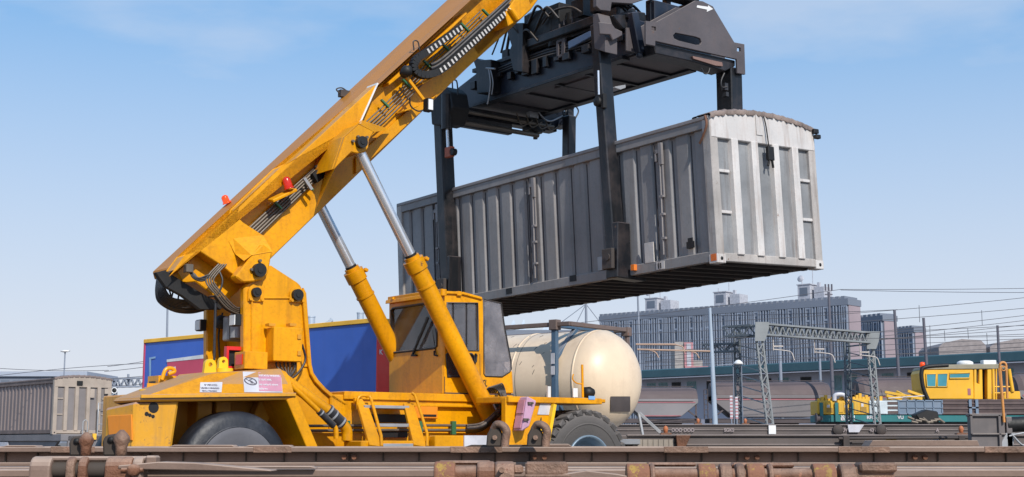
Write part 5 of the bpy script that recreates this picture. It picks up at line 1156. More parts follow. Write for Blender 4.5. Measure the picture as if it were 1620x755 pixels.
# bulkhead, cylinder and brake stand at the right
o = at(1538, 687, 31); r = thing('wagon_bulkhead', 'grey box shaped bulkhead with recessed panel at the right of the near wagon', 'bulkhead', Matrix.Translation(o))
w_ = at(1592, 687, 31).x - o.x; h_ = at(1538, 656, 31).z - o.z
GB = mat('grey_purple_bulkhead', (.13, .115, .115), .6, 0, .4, (.2, .16, .15), 2, streak=.3, dust=.5, rust=.08)
b = MB(); b.box((0, .06, -.35), (w_, .3, h_)); b.build('panel', GB, r, .01)
b = MB(); b.box((-.03, 0, h_ - .04), (w_ + .03, .3, h_ + .02)); b.box((-.03, 0, 0), (.03, .08, h_)); b.box((w_ - .16, -.0, -.3), (w_ - .1, .08, h_)); b.box((0, 0, -.02), (w_, .1, .02)); b.box((w_ + .03, .05, -.3), (w_ + .16, .3, h_ - .05)); b.build('frame', GB, r, .01)
o = at(1592, 672, 31); r = thing('air_reservoir', 'black cylindrical reservoir with bent pipes at the right edge', 'reservoir', Matrix.Translation(o))
b = MB(); b.cyl((.06, .2, 0), (1.4, .2, .06), .17, 20); b.build('tank', VB, r, .02)
b = MB(); b.tube(spline([V3((.1, 0, -.2)), V3((.35, 0, -.45)), V3((.5, 0, -.25)), V3((.75, 0, -.4)), V3((1.2, 0, -.3))]), .022, 8); b.tube(spline([V3((.05, 0, -.25)), V3((.25, 0, -.2)), V3((.45, 0, -.18)), V3((.8, 0, -.2))]), .02, 8); b.each('pipe', ALU, r)
b = MB(); b.prism([V3(p) for p in ((.0, 0, -.18), (.22, 0, -.18), (.1, 0, -.65), (-.25, 0, -.65))], 1, .05, .12); b.build('slanted_plate', ALU, r, .01)
BO = mat('faded_orange_rail', (.60, .26, .07), .5, 0, .3, rust=.2)
o = at(1586, 661, 31); r = thing('brake_stand', 'tall narrow orange hoop rail rising beside the bulkhead', 'hoop rail', Matrix.Translation(o))
h1 = at(1586, 574, 31).z - o.z
b = MB(); b.tube([(.03, 0, -.1), (0, 0, h1 - .06)], .032, 8); b.tube([(.03, 0, -.1), (-.03, 0, h1 * .9)], .02, 6); b.tube([V3((0, 0, h1 - .06))] + arc((.07, 0, h1 - .06), .07, pi, 0, 8, (1, 0, 0), (0, 0, 1)) + [V3((.13, 0, h1 * .35))], .028, 8); b.build('hoop', BO, r)
b = MB(); b.tube(arc((.07, -.02, h1 - .13), .05, 0, 2 * pi, 14, (1, 0, 0), (0, 0, 1))[:-1], .015, 6, closed=True); b.build('ring', BO, r)
# ================================================================== HOPPER WAGONS (far track)
HB = mat('dusty_brown_hopper_top', (.115, .085, .085), .7, 0, .4, (.12, .08, .08), .6, streak=.2, var=.12)
HS = mat('grey_hopper_side', (.17, .155, .16), .6, 0, .4, (.16, .12, .12), .5, streak=.5, var=.1)
HR = mat('faded_red_stripe', (.36, .13, .15), .6, 0, .3)
HU = mat('far_underframe', (.085, .07, .075), .85, 0, .4, (.12, .08, .07), 2)
HW = mat('pale_hopper_side', (.215, .205, .215), .6, 0, .4, (.2, .16, .16), .5, streak=.4)
GH = 'hopper wagons coupled on the far track'
def hopper(label, px0, px1, pytop, Y, side, stripe, slope0=True, slope1=True):
    a = at(px0, pytop, Y); c = at(px1, pytop, Y); L_ = c.x - a.x; zt = a.z; zb = 1.5 + 1.05 + .3
    r = thing('hopper_wagon', label, 'hopper wagon', Matrix.Translation((a.x, Y, 0)), GH)
    H = zt - zb; n = 12
    def sec(x, zlo, k=1.0):
        out = [V3((x, -1.42 * k, zlo))]
        zs = zb + H * .52
        out += [V3((x, -1.42 * k, zs))] + [V3((x, -1.42 * k * cos(t), zs + (zt - zs) * sin(t) * k)) for t in [pi / 2 * j / 6 for j in range(1, 7)]]
        out += [V3((x, -p.y, p.z)) for p in out[::-1][1:]]; return out
    # lower sides
    sl = H * .55
    b = MB(); z0_ = zb + .15
    pts = [(0 + (sl if slope0 else 0), z0_), (L_ - (sl if slope1 else 0), z0_), (L_, zb + H * .5), (L_, zb + H * .62), (0, zb + H * .62), (0, zb + H * .5)]
    b.prism([V3((x, 0, z)) for x, z in pts], 1, -1.42, 1.42); b.build('hopper_body', side, r, .03)
    b = MB(); A = sec(.0, zb + H * .6, .97)[0:]; 
    secs = [sec(.0, zb + H * .55, .9), sec(.35, zb + H * .55, 1), sec(L_ - .35, zb + H * .55, 1), sec(L_, zb + H * .55, .9)]
    for s0_, s1_ in zip(secs, secs[1:]): b.loft(s0_, s1_, cap=(s0_ is secs[0] or s1_ is secs[-1]))
    b.build('rounded_roof', HB, r, .02)
    b = MB(); b.box((.2, -1.45, zb + H * .50), (L_ - .2, -1.43, zb + H * .53)); 
    if stripe: b.box((sl, -1.45, zb + .2), (L_ - sl, -1.43, zb + .27))
    b.build('stripe', HR, r)
    b = MB(); b.box((-.2, -1.2, zb - .25), (L_ + .2, 1.2, zb + .05)); 
    for x in (.15, L_ - .15): b.box((x - .06, -1.3, zb), (x + .06, -1.2, zb + H * .55)); 
    b.bar((0, -1.25, zb + .05), (sl, -1.25, zb + H * .45), .1, .1); b.bar((L_, -1.25, zb + .05), (L_ - sl, -1.25, zb + H * .45), .1, .1)
    for k in range(2): b.prism([V3((L_ * (.36 + .28 * k) + dx, 0, z)) for dx, z in ((-1, zb), (1, zb), (.3, zb - .9), (-.3, zb - .9))], 1, -.8, .8)
    b.build('underframe', HU, r)
    for xc in (1.8, L_ - 1.8):
        for dx in (-.9, .9):
            b = MB(); b.lathe([(0, -.05), (.42, -.05), (.46, 0), (.46, .05), (0, .06)], (xc + dx, -.78, 1.2 + .3 + .46), (0, 1, 0), 16); b.build('wheel', HU, r)
    # end ladder and rails
    b = MB()
    for x in (-.3, -.55): b.tube([(x, -1.2, zb), (x, -1.2, zt - .6)], .035, 5)
    for k in range(6): b.tube([(-.55, -1.2, zb + .3 + k * .35), (-.3, -1.2, zb + .3 + k * .35)], .025, 5)
    b.tube([(0, 1.0, zt + .1), (L_, 1.0, zt + .1)], .03, 5); b.build('ladder', HU, r)
    return r
hopper('leftmost hopper wagon with two faded red stripes, beside the tank container', 985, 1100, 613, 98, HW, True)
hopper('grey hopper wagon with streaked sides behind the lattice portal leg', 1122, 1308, 604, 98, HS, False)
hopper('brown topped hopper wagon behind the yellow cab', 1352, 1530, 597, 98, HS, False)
hopper('pale hopper wagon cut by the right edge of the photo', 1600, 1760, 592, 98, HW, False)
# ================================================================== WORKS WAGON AND YELLOW CAB (right)
TEAL = mat('teal_wagon_paint', (.015, .16, .17), .5, 0, .4, (.05, .08, .08), 1, streak=.2)
YF = mat('faded_yellow_machine', (.70, .40, .03), .5, 0, .4, (.25, .15, .08), 1.5, streak=.3, rust=.15)
BGC = mat('blue_grey_box', (.15, .21, .29), .5, 0, .3, (.2, .18, .17), 1, streak=.3)
PALE = mat('pale_blue_white_box', (.55, .62, .66), .5, 0, .2, streak=.2)
SHD = mat('dark_rail_stack', (.10, .07, .07), .7, 0, .5, rust=.3)
Yw = 80
def bx(px0, py0, px1, py1, Y_, d, o):
    a = at(px0, py0, Y_) - o; c = at(px1, py1, Y_) - o; return (a.x, a.y, a.z), (c.x, a.y + d, c.z)
o = at(1292, 668, Yw); o.y = Yw
r = thing('works_wagon', 'teal flat works wagon with stakes carrying yellow machinery and boxes', 'works wagon', Matrix.Translation(o))
b = MB(); b.box(*bx(1296, 668, 1640, 657, Yw, 2.4, o)); b.build('deck', TEAL, r, .03)
b = MB()
for px in (1298, 1322, 1346): b.box(*bx(px, 667, px + 4, 637, Yw - .15, .12, o))
b.each('stake', TEAL, r)
b = MB(); b.box(*bx(1300, 674, 1640, 668, Yw + .4, 1.6, o))
for px in (1312, 1336, 1412, 1440, 1550, 1580):
    a = at(px, 671, Yw) - o; b.lathe([(0, -.05), (.42, -.05), (.46, 0), (0, .06)], (a.x, .3, a.z), (0, 1, 0), 16)
b.build('running_gear', HU, r)
b = MB(); p = at(1292, 662, Yw) - o; b.cyl(p, p + V3((.3, 0, 0)), .2, 12); b.cyl(p - V3((.05, 0, 0)), p, .3, 12); b.build('buffer', HU, r)
text('30 83 944', 'lettering', TW, r, (at(1330, 661.5, Yw) - o) + V3((0, -.03, 0)), (1, 0, 0), (0, 0, 1), .22, .9, .006); text('RFI ROMA', 'lettering', TW, r, (at(1330, 665.5, Yw) - o) + V3((0, -.03, 0)), (1, 0, 0), (0, 0, 1), .2, .9, .006); text('RFI', 'lettering', TW, r, (at(1371, 663, Yw) - o) + V3((0, -.03, 0)), (1, 0, 0), (0, 0, 1), .26, 1, .006); text('VU', 'lettering', TW, r, (at(1420, 663, Yw) - o) + V3((0, -.03, 0)), (1, 0, 0), (0, 0, 1), .26, 1, .006)
def box_thing(name, label, cat, px0, py0, px1, py1, Y_, d, m, parts=None, group=None):
    o = at(px0, py0, Y_); r = thing(name, label, cat, Matrix.Translation(o), group); b = MB(); b.box(*bx(px0, py0, px1, py1, Y_, d, o)); b.build('casing', m, r, .04)
    w = at(px1, py0, Y_).x - o.x; h = at(px0, py1, Y_).z - o.z
    if parts: parts(r, w, h, o)
    return r
def eng(r, w, h, o):
    b = MB(); b.box((w * .1, -.03, h * .15), (w * .42, -.0, h * .85)); b.box((w * .5, -.03, h * .15), (w * .9, .0, h * .85)); b.each('door', YF, r, .01)
    b = MB(); b.box((w * .55, -.04, h * .5), (w * .7, -.03, h * .7)); b.build('label', WP, r)
    b = MB()
    for k in range(5): b.box((w * .52, -.04, h * (.2 + k * .06)), (w * .88, -.03, h * (.22 + k * .06)))
    b.build('grille', HU, r)
    b = MB()
    for k in range(5): x = w * (.1 + k * .2); b.box((x, .2, h), (x + .15, .5, h + .12 + .1 * (k % 3)))
    b.each('top_fitting', YF, r)
GY = 'yellow engine units on the works wagon'
box_thing('engine_unit', 'left yellow engine unit with a bent exhaust pipe above it', 'engine unit', 1293, 656, 1321, 634, Yw, 1.8, YF, eng, GY)
box_thing('engine_unit', 'middle yellow engine unit with ribbed panel', 'engine unit', 1325, 656, 1346, 634, Yw, 1.8, YF, eng, GY)
box_thing('engine_unit', 'right yellow engine unit with a round pale spot, beside the white box', 'engine unit', 1349, 656, 1374, 631, Yw, 1.8, YF, eng, GY)
o = at(1320, 634, Yw); b = MB(); b.tube(spline([at(1320, 634, Yw), at(1321, 626, Yw), at(1328, 624, Yw), at(1336, 626, Yw), at(1340, 634, Yw)]), .12, 10); tag(b.build('exhaust_pipe', WP), 'thick pale bent exhaust pipe on the yellow machinery', 'pipe')
def wb(r, w, h, o):
    b = MB(); b.box((w * .05, -.02, h * .05), (w * .60, -.0, h * .95)); b.each('door', PALE, r, .01)
    b = MB()
    for k in range(3): b.box((w * .64, -.03, h * (.06 + .33 * k)), (w, -.0, h * (.26 + .33 * k)))
    b.each('dark_louvre', SHD, r)
box_thing('white_cabinet', 'pale white cabinet with dark slots between yellow machinery and blue grey crate', 'cabinet', 1376, 656, 1421, 634, Yw, 2.0, PALE, wb)
def gb(r, w, h, o):
    b = MB()
    for k in range(6): b.box((w * k / 5 - .04, -.05, 0), (w * k / 5 + .04, .0, h))
    b.box((0, -.05, h - .08), (w, 0, h)); b.box((0, -.05, h * .45), (w, 0, h * .5)); b.box((0, -.05, 0), (w, 0, .08)); b.build('frame', BGC, r, .01)
box_thing('blue_grey_crate', 'long blue grey steel crate on the works wagon', 'crate', 1422, 656, 1491, 633, Yw, 2.0, BGC, gb)
def rs(r, w, h, o):
    b = MB()
    for k in range(3): b.box((0, -.06, h * (.02 + .33 * k)), (w, .0, h * (.1 + .33 * k))); b.box((0, -.04, h * (.25 + .33 * k)), (w, .0, h * (.3 + .33 * k)))
    b.build('rail', SHD, r)
    b = MB(); b.box((w * .28, -.12, -.0), (w * .31, -.02, h * 1.0)); b.box((w * .35, -.12, -.0), (w * .38, -.02, h * 1.0)); b.box((w * .28, -.12, h * .4), (w * .38, -.02, h * .5)); b.build('blue_clamp', BGC, r)
box_thing('rail_stack', 'stack of dark rusty rails lying on the works wagon under the yellow cab', 'rail stack', 1491, 656, 1640, 632, Yw, 2.2, SHD, rs)
# folded yellow arms on the wagon
random.seed(9)
o = at(1400, 634, Yw); r = thing('folded_arm', 'tangle of folded yellow crane arms on top of the white cabinet', 'crane arm', Matrix.Translation(o))
for (x0, y0, x1, y1) in ((1403, 620, 1462, 631), (1405, 631, 1460, 624), (1402, 626, 1430, 632), (1425, 619, 1444, 632), (1440, 618, 1464, 626)):
    b = MB(); b.bar(at(x0, y0, Yw) - o + V3((0, random.random(), 0)), at(x1, y1, Yw) - o + V3((0, random.random(), 0)), .14, .16); b.build('arm', YF, r, .02)
b = MB(); b.bar(at(1405, 630, Yw) - o, at(1462, 626, Yw) - o, .06, .05); b.each('rod', WP, r)
b = MB()
for px in (1356, 1364, 1372, 1384, 1392): b.box(*bx(px, 634, px + 4, 627 + (px % 3), Yw + .3, .3, V3((0, 0, 0))))
tag(b.build('machine_top_fittings', YF), 'row of small yellow fittings along the top of the machinery', 'machine fitting', None)
# equipment on wagon side: coupling clutter
o = at(1466, 662, 62); r = thing('shunting_gear', 'dark jumble of coupling gear under the blue grey crate', 'coupling gear', Matrix.Translation(o))
b = MB(); b.prism([at(x, y, 62) - o for x, y in ((1448, 656), (1466, 648), (1484, 651), (1487, 668), (1456, 668))], 1, 0, .8); b.build('housing', VB, r, .05)
b = MB()
for k in range(9): b.cyl(at(1436 + k * 6, 660 + (k * 7) % 9, 62) - o, at(1446 + k * 6, 664 + (k * 5) % 7, 62) - o, .06, 8)
b.each('rod', ST, r)
# yellow rail vehicle
Yc = 85; o = at(1460, 632, Yc); r = thing('yellow_rail_vehicle', 'yellow rail maintenance cab with pale blue windows and orange beacon', 'rail vehicle', Matrix.Translation(o))
def PC(pts, Y_=Yc): return [at(x, y, Y_) - o for x, y in pts]
YV = mat('yellow_cab_paint', (.80, .42, .02), .42, 0, .2, (.3, .2, .1), 1, streak=.15)
ROOFG = mat('olive_roof', (.28, .25, .18), .6, 0, .3)
BG = mat('teal_window_glass', (.05, .26, .33), .15, 0, .15, scale=2)
b = MB(); b.prism(PC([(1467, 632), (1461, 616), (1459, 590), (1462, 584), (1540, 584), (1541, 632)]), 1, 0, 2.5); b.build('body', YV, r, .05)
b = MB(); b.prism(PC([(1461, 585), (1464, 580), (1500, 577), (1582, 576), (1596, 584)]), 1, -.06, 2.56); b.build('roof', ROOFG, r, .04)
b = MB(); b.tube(spline(PC([(1500, 578), (1464, 581), (1458, 589), (1459, 605), (1462, 618), (1468, 632)])), .13, 8); b.build('black_bumper_hose', VB, r)
for pts, nm in (([(1465, 592), (1480.5, 591.5), (1480.5, 612), (1466, 612)], 'window'), ([(1482.5, 591.5), (1499, 591), (1498, 612), (1482.5, 612)], 'window'), ([(1502, 591), (1534, 590), (1533, 598.5), (1502, 599)], 'window')):
    w = MB(); q = PC(pts); w.tube([p + V3((0, -.03, 0)) for p in q], .05, 6, closed=True); w_ = w.build(nm, YF, r); b = MB(); b.prism(q, 1, -.04, -.01); b.build('pane', BG, w_)
b = MB(); b.prism(PC([(1541, 632), (1541, 584), (1545, 584), (1545, 606), (1549, 608), (1549, 584), (1554, 584), (1555, 632)]), 1, 0, 2.4); b.prism(PC([(1562, 632), (1562, 584), (1569, 584), (1569, 632)]), 1, 0, 2.4); b.build('cab_pillar', YV, r, .03)
b = MB(); b.box(*[tuple(v) for v in (PC([(1555, 632)])[0] + V3((0, .5, 0)), PC([(1562, 584)])[0] + V3((0, 2.2, 0)))]); b.build('dark_doorway', VB, r)
b = MB(); b.box(*[tuple(v) for v in (PC([(1542, 606)])[0] + V3((0, .3, 0)), PC([(1549, 585)])[0] + V3((0, 2.2, 0)))]); b.build('door_pane', BG, r)
b = MB(); b.prism(PC([(1588, 632), (1588, 620), (1614, 619), (1615, 632)]), 1, 0, 2.2); b.build('bonnet', YV, r, .04)
b = MB(); b.tube(PC([(1572, 632), (1571, 584)]), .09, 8); b.tube(PC([(1602, 620), (1596, 584)]), .12, 8); b.tube(PC([(1571, 612), (1600, 612)]), .05, 6); b.tube(PC([(1576, 584), (1576, 632)]), .05, 6); b.tube(PC([(1570, 622), (1590, 622)]), .05, 6); b.build('rail', YV, r)
b = MB(); p = PC([(1467, 579)])[0] + V3((0, 1, 0)); b.lathe([(0, 0), (.17, 0), (.15, .26), (0, .3)], p, (0, 0, 1), 12); b.build('beacon', OL, r)
b = MB(); p = PC([(1518, 577)])[0]; b.lathe([(0, 0), (.5, 0), (.48, .2), (.3, .28), (0, .3)], p + V3((.6, .8, 0)), (0, 0, 1), 14); b.box(p + V3((1.6, .4, 0)), p + V3((2.4, 1, .3))); b.each('roof_fan', WH, r, .03)
b = MB(); b.prism(PC([(1460, 640), (1620, 640), (1620, 632), (1460, 632)]), 1, .1, 2.4); b.build('chassis', SHD, r, .03)
b = MB()
for px in (1475, 1500, 1575, 1600): p = PC([(px, 652)])[0]; b.lathe([(0, -.05), (.42, -.05), (.46, 0), (0, .06)], (p.x, .3, p.z), (0, 1, 0), 16)
b.build('wheel', HU, r)
a = PC([(1533, 620)])[0]; b = MB(); b.box(a + V3((-.08, -.02, -.2)), a + V3((.1, .0, .2))); b.build('red_white_label', HR, r)
# ================================================================== STATION BUILDING
GRF = mat('teal_green_fascia', (.035, .09, .115), .6, 0, .3, (.07, .12, .14), .3, streak=.15, var=.08)
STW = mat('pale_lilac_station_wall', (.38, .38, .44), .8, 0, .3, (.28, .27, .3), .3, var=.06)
GWN = mat('pale_green_window_frame', (.22, .38, .36), .6, 0, .2)
TGL = mat('dull_teal_window', (.09, .17, .19), .25, 0, .2)
lft = at(1005, 590, 262); rgt = at(1650, 551, 203); d = rgt - lft; d.z = 0; Ls = d.length; ysw = atan2(d.y, d.x)
zf = (lft.z + rgt.z) / 2; SFm = yawframe((lft.x, lft.y, 0), ysw); print('station z', lft.z, rgt.z)
r = thing('station_building', 'long low station building with dark green roof fascia and pale wall', 'station building', SFm.M)
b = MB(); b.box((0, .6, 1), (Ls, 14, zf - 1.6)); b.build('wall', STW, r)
b = MB(); b.prism([V3((0, y, z)) for y, z in ((-1.6, zf - 1.6), (-2.2, zf - 1.5), (-2.2, zf - .1), (-1.6, zf), (7, zf + .5), (15, zf - .4), (15, zf - 1.6))], 0, -1, Ls); b.build('roof', GRF, r, .1)
b = MB(); b.box((-1, -2.3, zf - 1.75), (Ls, -1.9, zf - 1.6)); b.build('gutter', STW, r)
x = 2.5; k = 0
while x < Ls - 2:
    kind = (k * 7) % 5
    w = 1.9
    b = MB(); z1 = zf - 2.5; z0_ = z1 - 2.2
    b.box((x - .12, .5, z0_ - .12), (x + w + .12, .6, z1 + .12)); f_ = b.build('window', GWN if kind < 3 else HU, r)
    b = MB(); b.box((x, .44, z0_), (x + w / 2 - .06, .5, z1)); b.box((x + w / 2 + .06, .44, z0_), (x + w, .5, z1)); b.build('pane', TGL if kind < 3 else VB, f_)
    x += (2.9, 4.6, 3.2, 6.0, 3.6)[kind]; k += 1
b = MB()
for px in (1485,): pass
for i, (x0, x1, lb) in enumerate(((1485, 1560, 'low rounded brown roof above the green fascia, left'), (1566, 1650, 'low rounded grey roof above the green fascia at the right edge'))):
    a = at(x0, 552, 240); c = at(x1, 548, 240); L_ = c.x - a.x; rr = thing('shed_roof', lb, 'roof', Matrix.Translation(a), 'rounded shed roofs behind the station')
    b = MB(); b.prism([V3((0, 0, -1.5)), V3((0, 0, .3)), V3((L_ * .1, 0, 1.0)), V3((L_ * .5, 0, 1.7)), V3((L_ * .9, 0, 1.5)), V3((L_, 0, .6)), V3((L_, 0, -1.5))], 1, 0, 12); b.build('roof', mat('brown_shed_roof', (.26, .23, .23), .8, 0, .3) if 'brown_shed_roof' not in MATS else MATS['brown_shed_roof'], rr, .05)
    b = MB(); b.box((0.2, .2, -12), (L_ - .2, 11.8, -1.5)); b.build('wall', STW, rr)
# ================================================================== APARTMENT BLOCKS
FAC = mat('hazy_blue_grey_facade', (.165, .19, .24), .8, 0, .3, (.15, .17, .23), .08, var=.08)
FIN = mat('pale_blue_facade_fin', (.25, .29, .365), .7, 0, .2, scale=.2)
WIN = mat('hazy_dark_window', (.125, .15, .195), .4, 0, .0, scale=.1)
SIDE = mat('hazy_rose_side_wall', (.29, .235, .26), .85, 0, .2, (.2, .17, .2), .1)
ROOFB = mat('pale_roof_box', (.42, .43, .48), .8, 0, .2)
def tower_block(label, pl, pr, ps, Dl, Dr, floors, bays, group=None, boxes=()):
    "pl, pr: top left and right corners of the long face; ps: x of the far corner of the right side"
    L0 = at(*pl, Dl); R0 = at(*pr, Dr); d = R0 - L0; zt = (L0.z + R0.z) / 2; d.z = 0; L_ = d.length; yaw = atan2(d.y, d.x); F_ = yawframe((L0.x, L0.y, 0), yaw)
    dep = F_.u(ps, pr[1], L_).y; dep = max(6, min(40, dep)); r = thing('apartment_block', label, 'apartment block', F_.M, group)
    b = MB(); b.box((0, 0, 0), (L_, dep, zt)); b.build('wall', FAC, r)
    b = MB(); b.box((L_, .2, 0), (L_ + .25, dep - .2, zt - .2)); b.build('side_wall', SIDE, r)
    b = MB()
    n = int(L_ / 1.9)
    for k in range(n): b.box((k * L_ / n, -.5, zt - .2), (k * L_ / n + L_ / n * .6, dep, zt + .9))
    b.box((-.3, -.6, zt - 1.8), (L_ + .4, dep + .2, zt + .1)); b.build('parapet', FAC, r)
    fh = (zt - 2) / floors; random.seed(int(pl[0]))
    pit = L_ / bays
    for k in range(bays):
        x = (k + .5) * pit; w = pit * (.26 if k % 3 else .36)
        bay = MB(); bay.box((x - w, -.25, 2), (x + w, -.0, zt - 1.9)); bo = bay.build('window_bay', WIN, r)
        b = MB()
        for f in range(floors): b.box((x - w, -.42, 2 + f * fh), (x + w, -.25, 2 + f * fh + fh * .32))
        b.build('spandrel', FAC if k % 2 else FIN if k % 5 == 0 else FAC, bo)
        b = MB(); b.box((x - w - .18, -.7, 1), (x - w + .12, 0, zt - 1.9)); b.box((x + w - .12, -.7, 1), (x + w + .18, 0, zt - 1.9))
        if k % 4 == 1: b.box((x - .12, -.7, 1), (x + .12, 0, zt - 1.9))
        if k % 3 == 0:
            b.box((x - w, -.6, zt - 6.2), (x + w, -.25, zt - 5.6)); b.box((x - w, -.6, zt - 2.4), (x + w, -.25, zt - 1.9))
        b.build('fin', FIN, r)
    for (x0, x1, h, dish) in boxes:
        a = F_.v(x0, pl[1], 3).x; c = F_.v(x1, pl[1], 3).x
        b = MB(); mid = (a + c) / 2
        b.box((a, 3, zt), (mid, 9, zt + h)); b.box((mid + .8, 4, zt), (c, 9, zt + h * .85)); b.box((mid + 1.4, 5, zt + h * .85), (mid + 2.2, 6, zt + h * 1.12)); b.box((a - .3, 2.8, zt + h), (mid + .3, 9.2, zt + h + .3)); rb = b.build('roof_box', ROOFB, r)
        b = MB(); b.box((a + .8, 2.9, zt + h * .4), (mid - .8, 3.0, zt + h * .85)); b.build('vent', WIN, rb)
        b = MB(); b.cyl((mid, 5, zt + h), (mid, 5, zt + h + 5), .12, 6); b.cyl((a + .5, 5, zt + h), (a + .5, 5, zt + h + 1.6), .15, 6)
        if dish: b.lathe([(0, 0), (.9, .3), (1.1, .5), (.9, .6), (0, .9)], (a + .5, 4.6, zt + h + 2), (0, -1, .3), 12)
        b.build('aerial', ROOFB, rb)
    return r
GAb = 'hazy apartment blocks on the horizon'
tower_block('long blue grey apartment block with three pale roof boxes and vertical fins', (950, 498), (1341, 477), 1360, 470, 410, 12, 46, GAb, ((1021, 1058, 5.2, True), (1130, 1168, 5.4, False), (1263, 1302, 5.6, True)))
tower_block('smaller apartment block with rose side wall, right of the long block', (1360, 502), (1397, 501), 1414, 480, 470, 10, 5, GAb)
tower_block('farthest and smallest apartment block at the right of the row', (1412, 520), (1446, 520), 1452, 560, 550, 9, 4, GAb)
# small red and pale building in front of the block
o = at(1068, 585, 300); r = thing('small_rooftop_house', 'small beige building with red trimmed tower in front of the long block', 'building', Matrix.Translation((o.x, 300, 0)))
a = at(1068, 541, 300); c = at(1082, 580, 300); e_ = at(1096, 543, 300); g_ = at(1112, 570, 300)
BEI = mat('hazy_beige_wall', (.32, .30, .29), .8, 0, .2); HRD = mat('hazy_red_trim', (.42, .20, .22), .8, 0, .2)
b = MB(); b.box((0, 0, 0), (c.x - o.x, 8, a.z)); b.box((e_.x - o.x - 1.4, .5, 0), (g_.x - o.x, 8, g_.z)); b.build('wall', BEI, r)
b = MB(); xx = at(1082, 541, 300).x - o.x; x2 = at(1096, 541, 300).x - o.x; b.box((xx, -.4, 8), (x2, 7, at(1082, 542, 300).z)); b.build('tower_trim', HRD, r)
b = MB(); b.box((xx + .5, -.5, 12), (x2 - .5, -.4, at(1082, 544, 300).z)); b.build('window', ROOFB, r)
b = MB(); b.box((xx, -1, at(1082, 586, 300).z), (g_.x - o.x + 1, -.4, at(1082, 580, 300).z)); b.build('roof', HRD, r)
# distant trees behind the station
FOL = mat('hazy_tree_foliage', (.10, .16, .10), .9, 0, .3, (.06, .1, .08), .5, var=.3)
random.seed(21)
for i, (px, py, w, lb) in enumerate(((1113, 578, 12, 'low green tree beside the small beige building'), (1130, 582, 10, 'round green tree right of the small beige building'), (1100, 584, 8, 'smallest green tree at the foot of the red trimmed tower'))):
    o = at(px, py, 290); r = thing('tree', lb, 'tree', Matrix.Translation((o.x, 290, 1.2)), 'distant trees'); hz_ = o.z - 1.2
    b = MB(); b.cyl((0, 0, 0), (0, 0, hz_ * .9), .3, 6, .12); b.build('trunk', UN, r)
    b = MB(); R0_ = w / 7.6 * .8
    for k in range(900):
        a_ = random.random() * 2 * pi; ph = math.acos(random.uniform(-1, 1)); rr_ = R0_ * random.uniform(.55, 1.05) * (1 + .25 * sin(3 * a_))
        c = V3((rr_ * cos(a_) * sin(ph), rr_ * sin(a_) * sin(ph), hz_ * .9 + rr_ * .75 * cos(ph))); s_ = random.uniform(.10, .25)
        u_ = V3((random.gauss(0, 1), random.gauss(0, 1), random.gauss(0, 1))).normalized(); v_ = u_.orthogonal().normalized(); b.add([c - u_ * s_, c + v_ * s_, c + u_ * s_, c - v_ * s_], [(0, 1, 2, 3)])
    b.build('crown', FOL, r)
# ================================================================== CATENARY PORTAL
LAT = mat('grey_green_lattice_steel', (.23, .245, .255), .6, .1, .3, (.2, .2, .2), 2)
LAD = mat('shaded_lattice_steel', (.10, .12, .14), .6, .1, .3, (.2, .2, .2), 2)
def lattice(b, a, c, w, n, t=.05, up=(0, 1, 0)):
    a = V3(a); c = V3(c); d = (c - a).normalized(); x = d.cross(V3(up)).normalized() * (w / 2); y = d.cross(x).normalized() * (w / 2)
    cs = [x + y, x - y, -x - y, -x + y]
    for o_ in cs: b.bar(a + o_, c + o_, t * 1.5, t * 1.5)
    for k in range(n):
        p, q = a.lerp(c, k / n), a.lerp(c, (k + 1) / n)
        for i in range(4):
            o1, o2 = cs[i], cs[(i + 1) % 4]
            if k % 2: o1, o2 = o2, o1
            b.bar(p + o1, q + o2, t, t)
pa = at(1200, 521, 70); pb_ = at(1376, 536, 76); zt = (pa.z + pb_.z) / 2
r = thing('catenary_portal', 'grey lattice steel portal spanning the tracks in front of the long block', 'catenary portal', Matrix.Translation((pa.x, pa.y, 1.1)))
o = V3((pa.x, pa.y, 1.1)); A_ = V3((0, 0, zt - 1.1)); B_ = V3((pb_.x - pa.x, pb_.y - pa.y, zt - 1.1))
print('portal z', pa.z, pb_.z)
b = MB(); b.bar(A_ + V3((0, 0, .30)), B_ + V3((0, 0, .30)), .45, .09); b.bar(A_ - V3((0, 0, .24)), B_ - V3((0, 0, .24)), .45, .09)
n = 18
for k in range(n):
    p, q = A_.lerp(B_, (k + .05) / n), A_.lerp(B_, (k + .55) / n); s_ = A_.lerp(B_, (k + 1.0) / n)
    for dy in (-.17, .17): b.bar(p + V3((0, dy, -.22)), q + V3((0, dy, .26)), .05, .07); b.bar(q + V3((0, dy, .26)), s_ + V3((0, dy, -.22)), .05, .07)
b.build('lattice_beam', LAT, r)
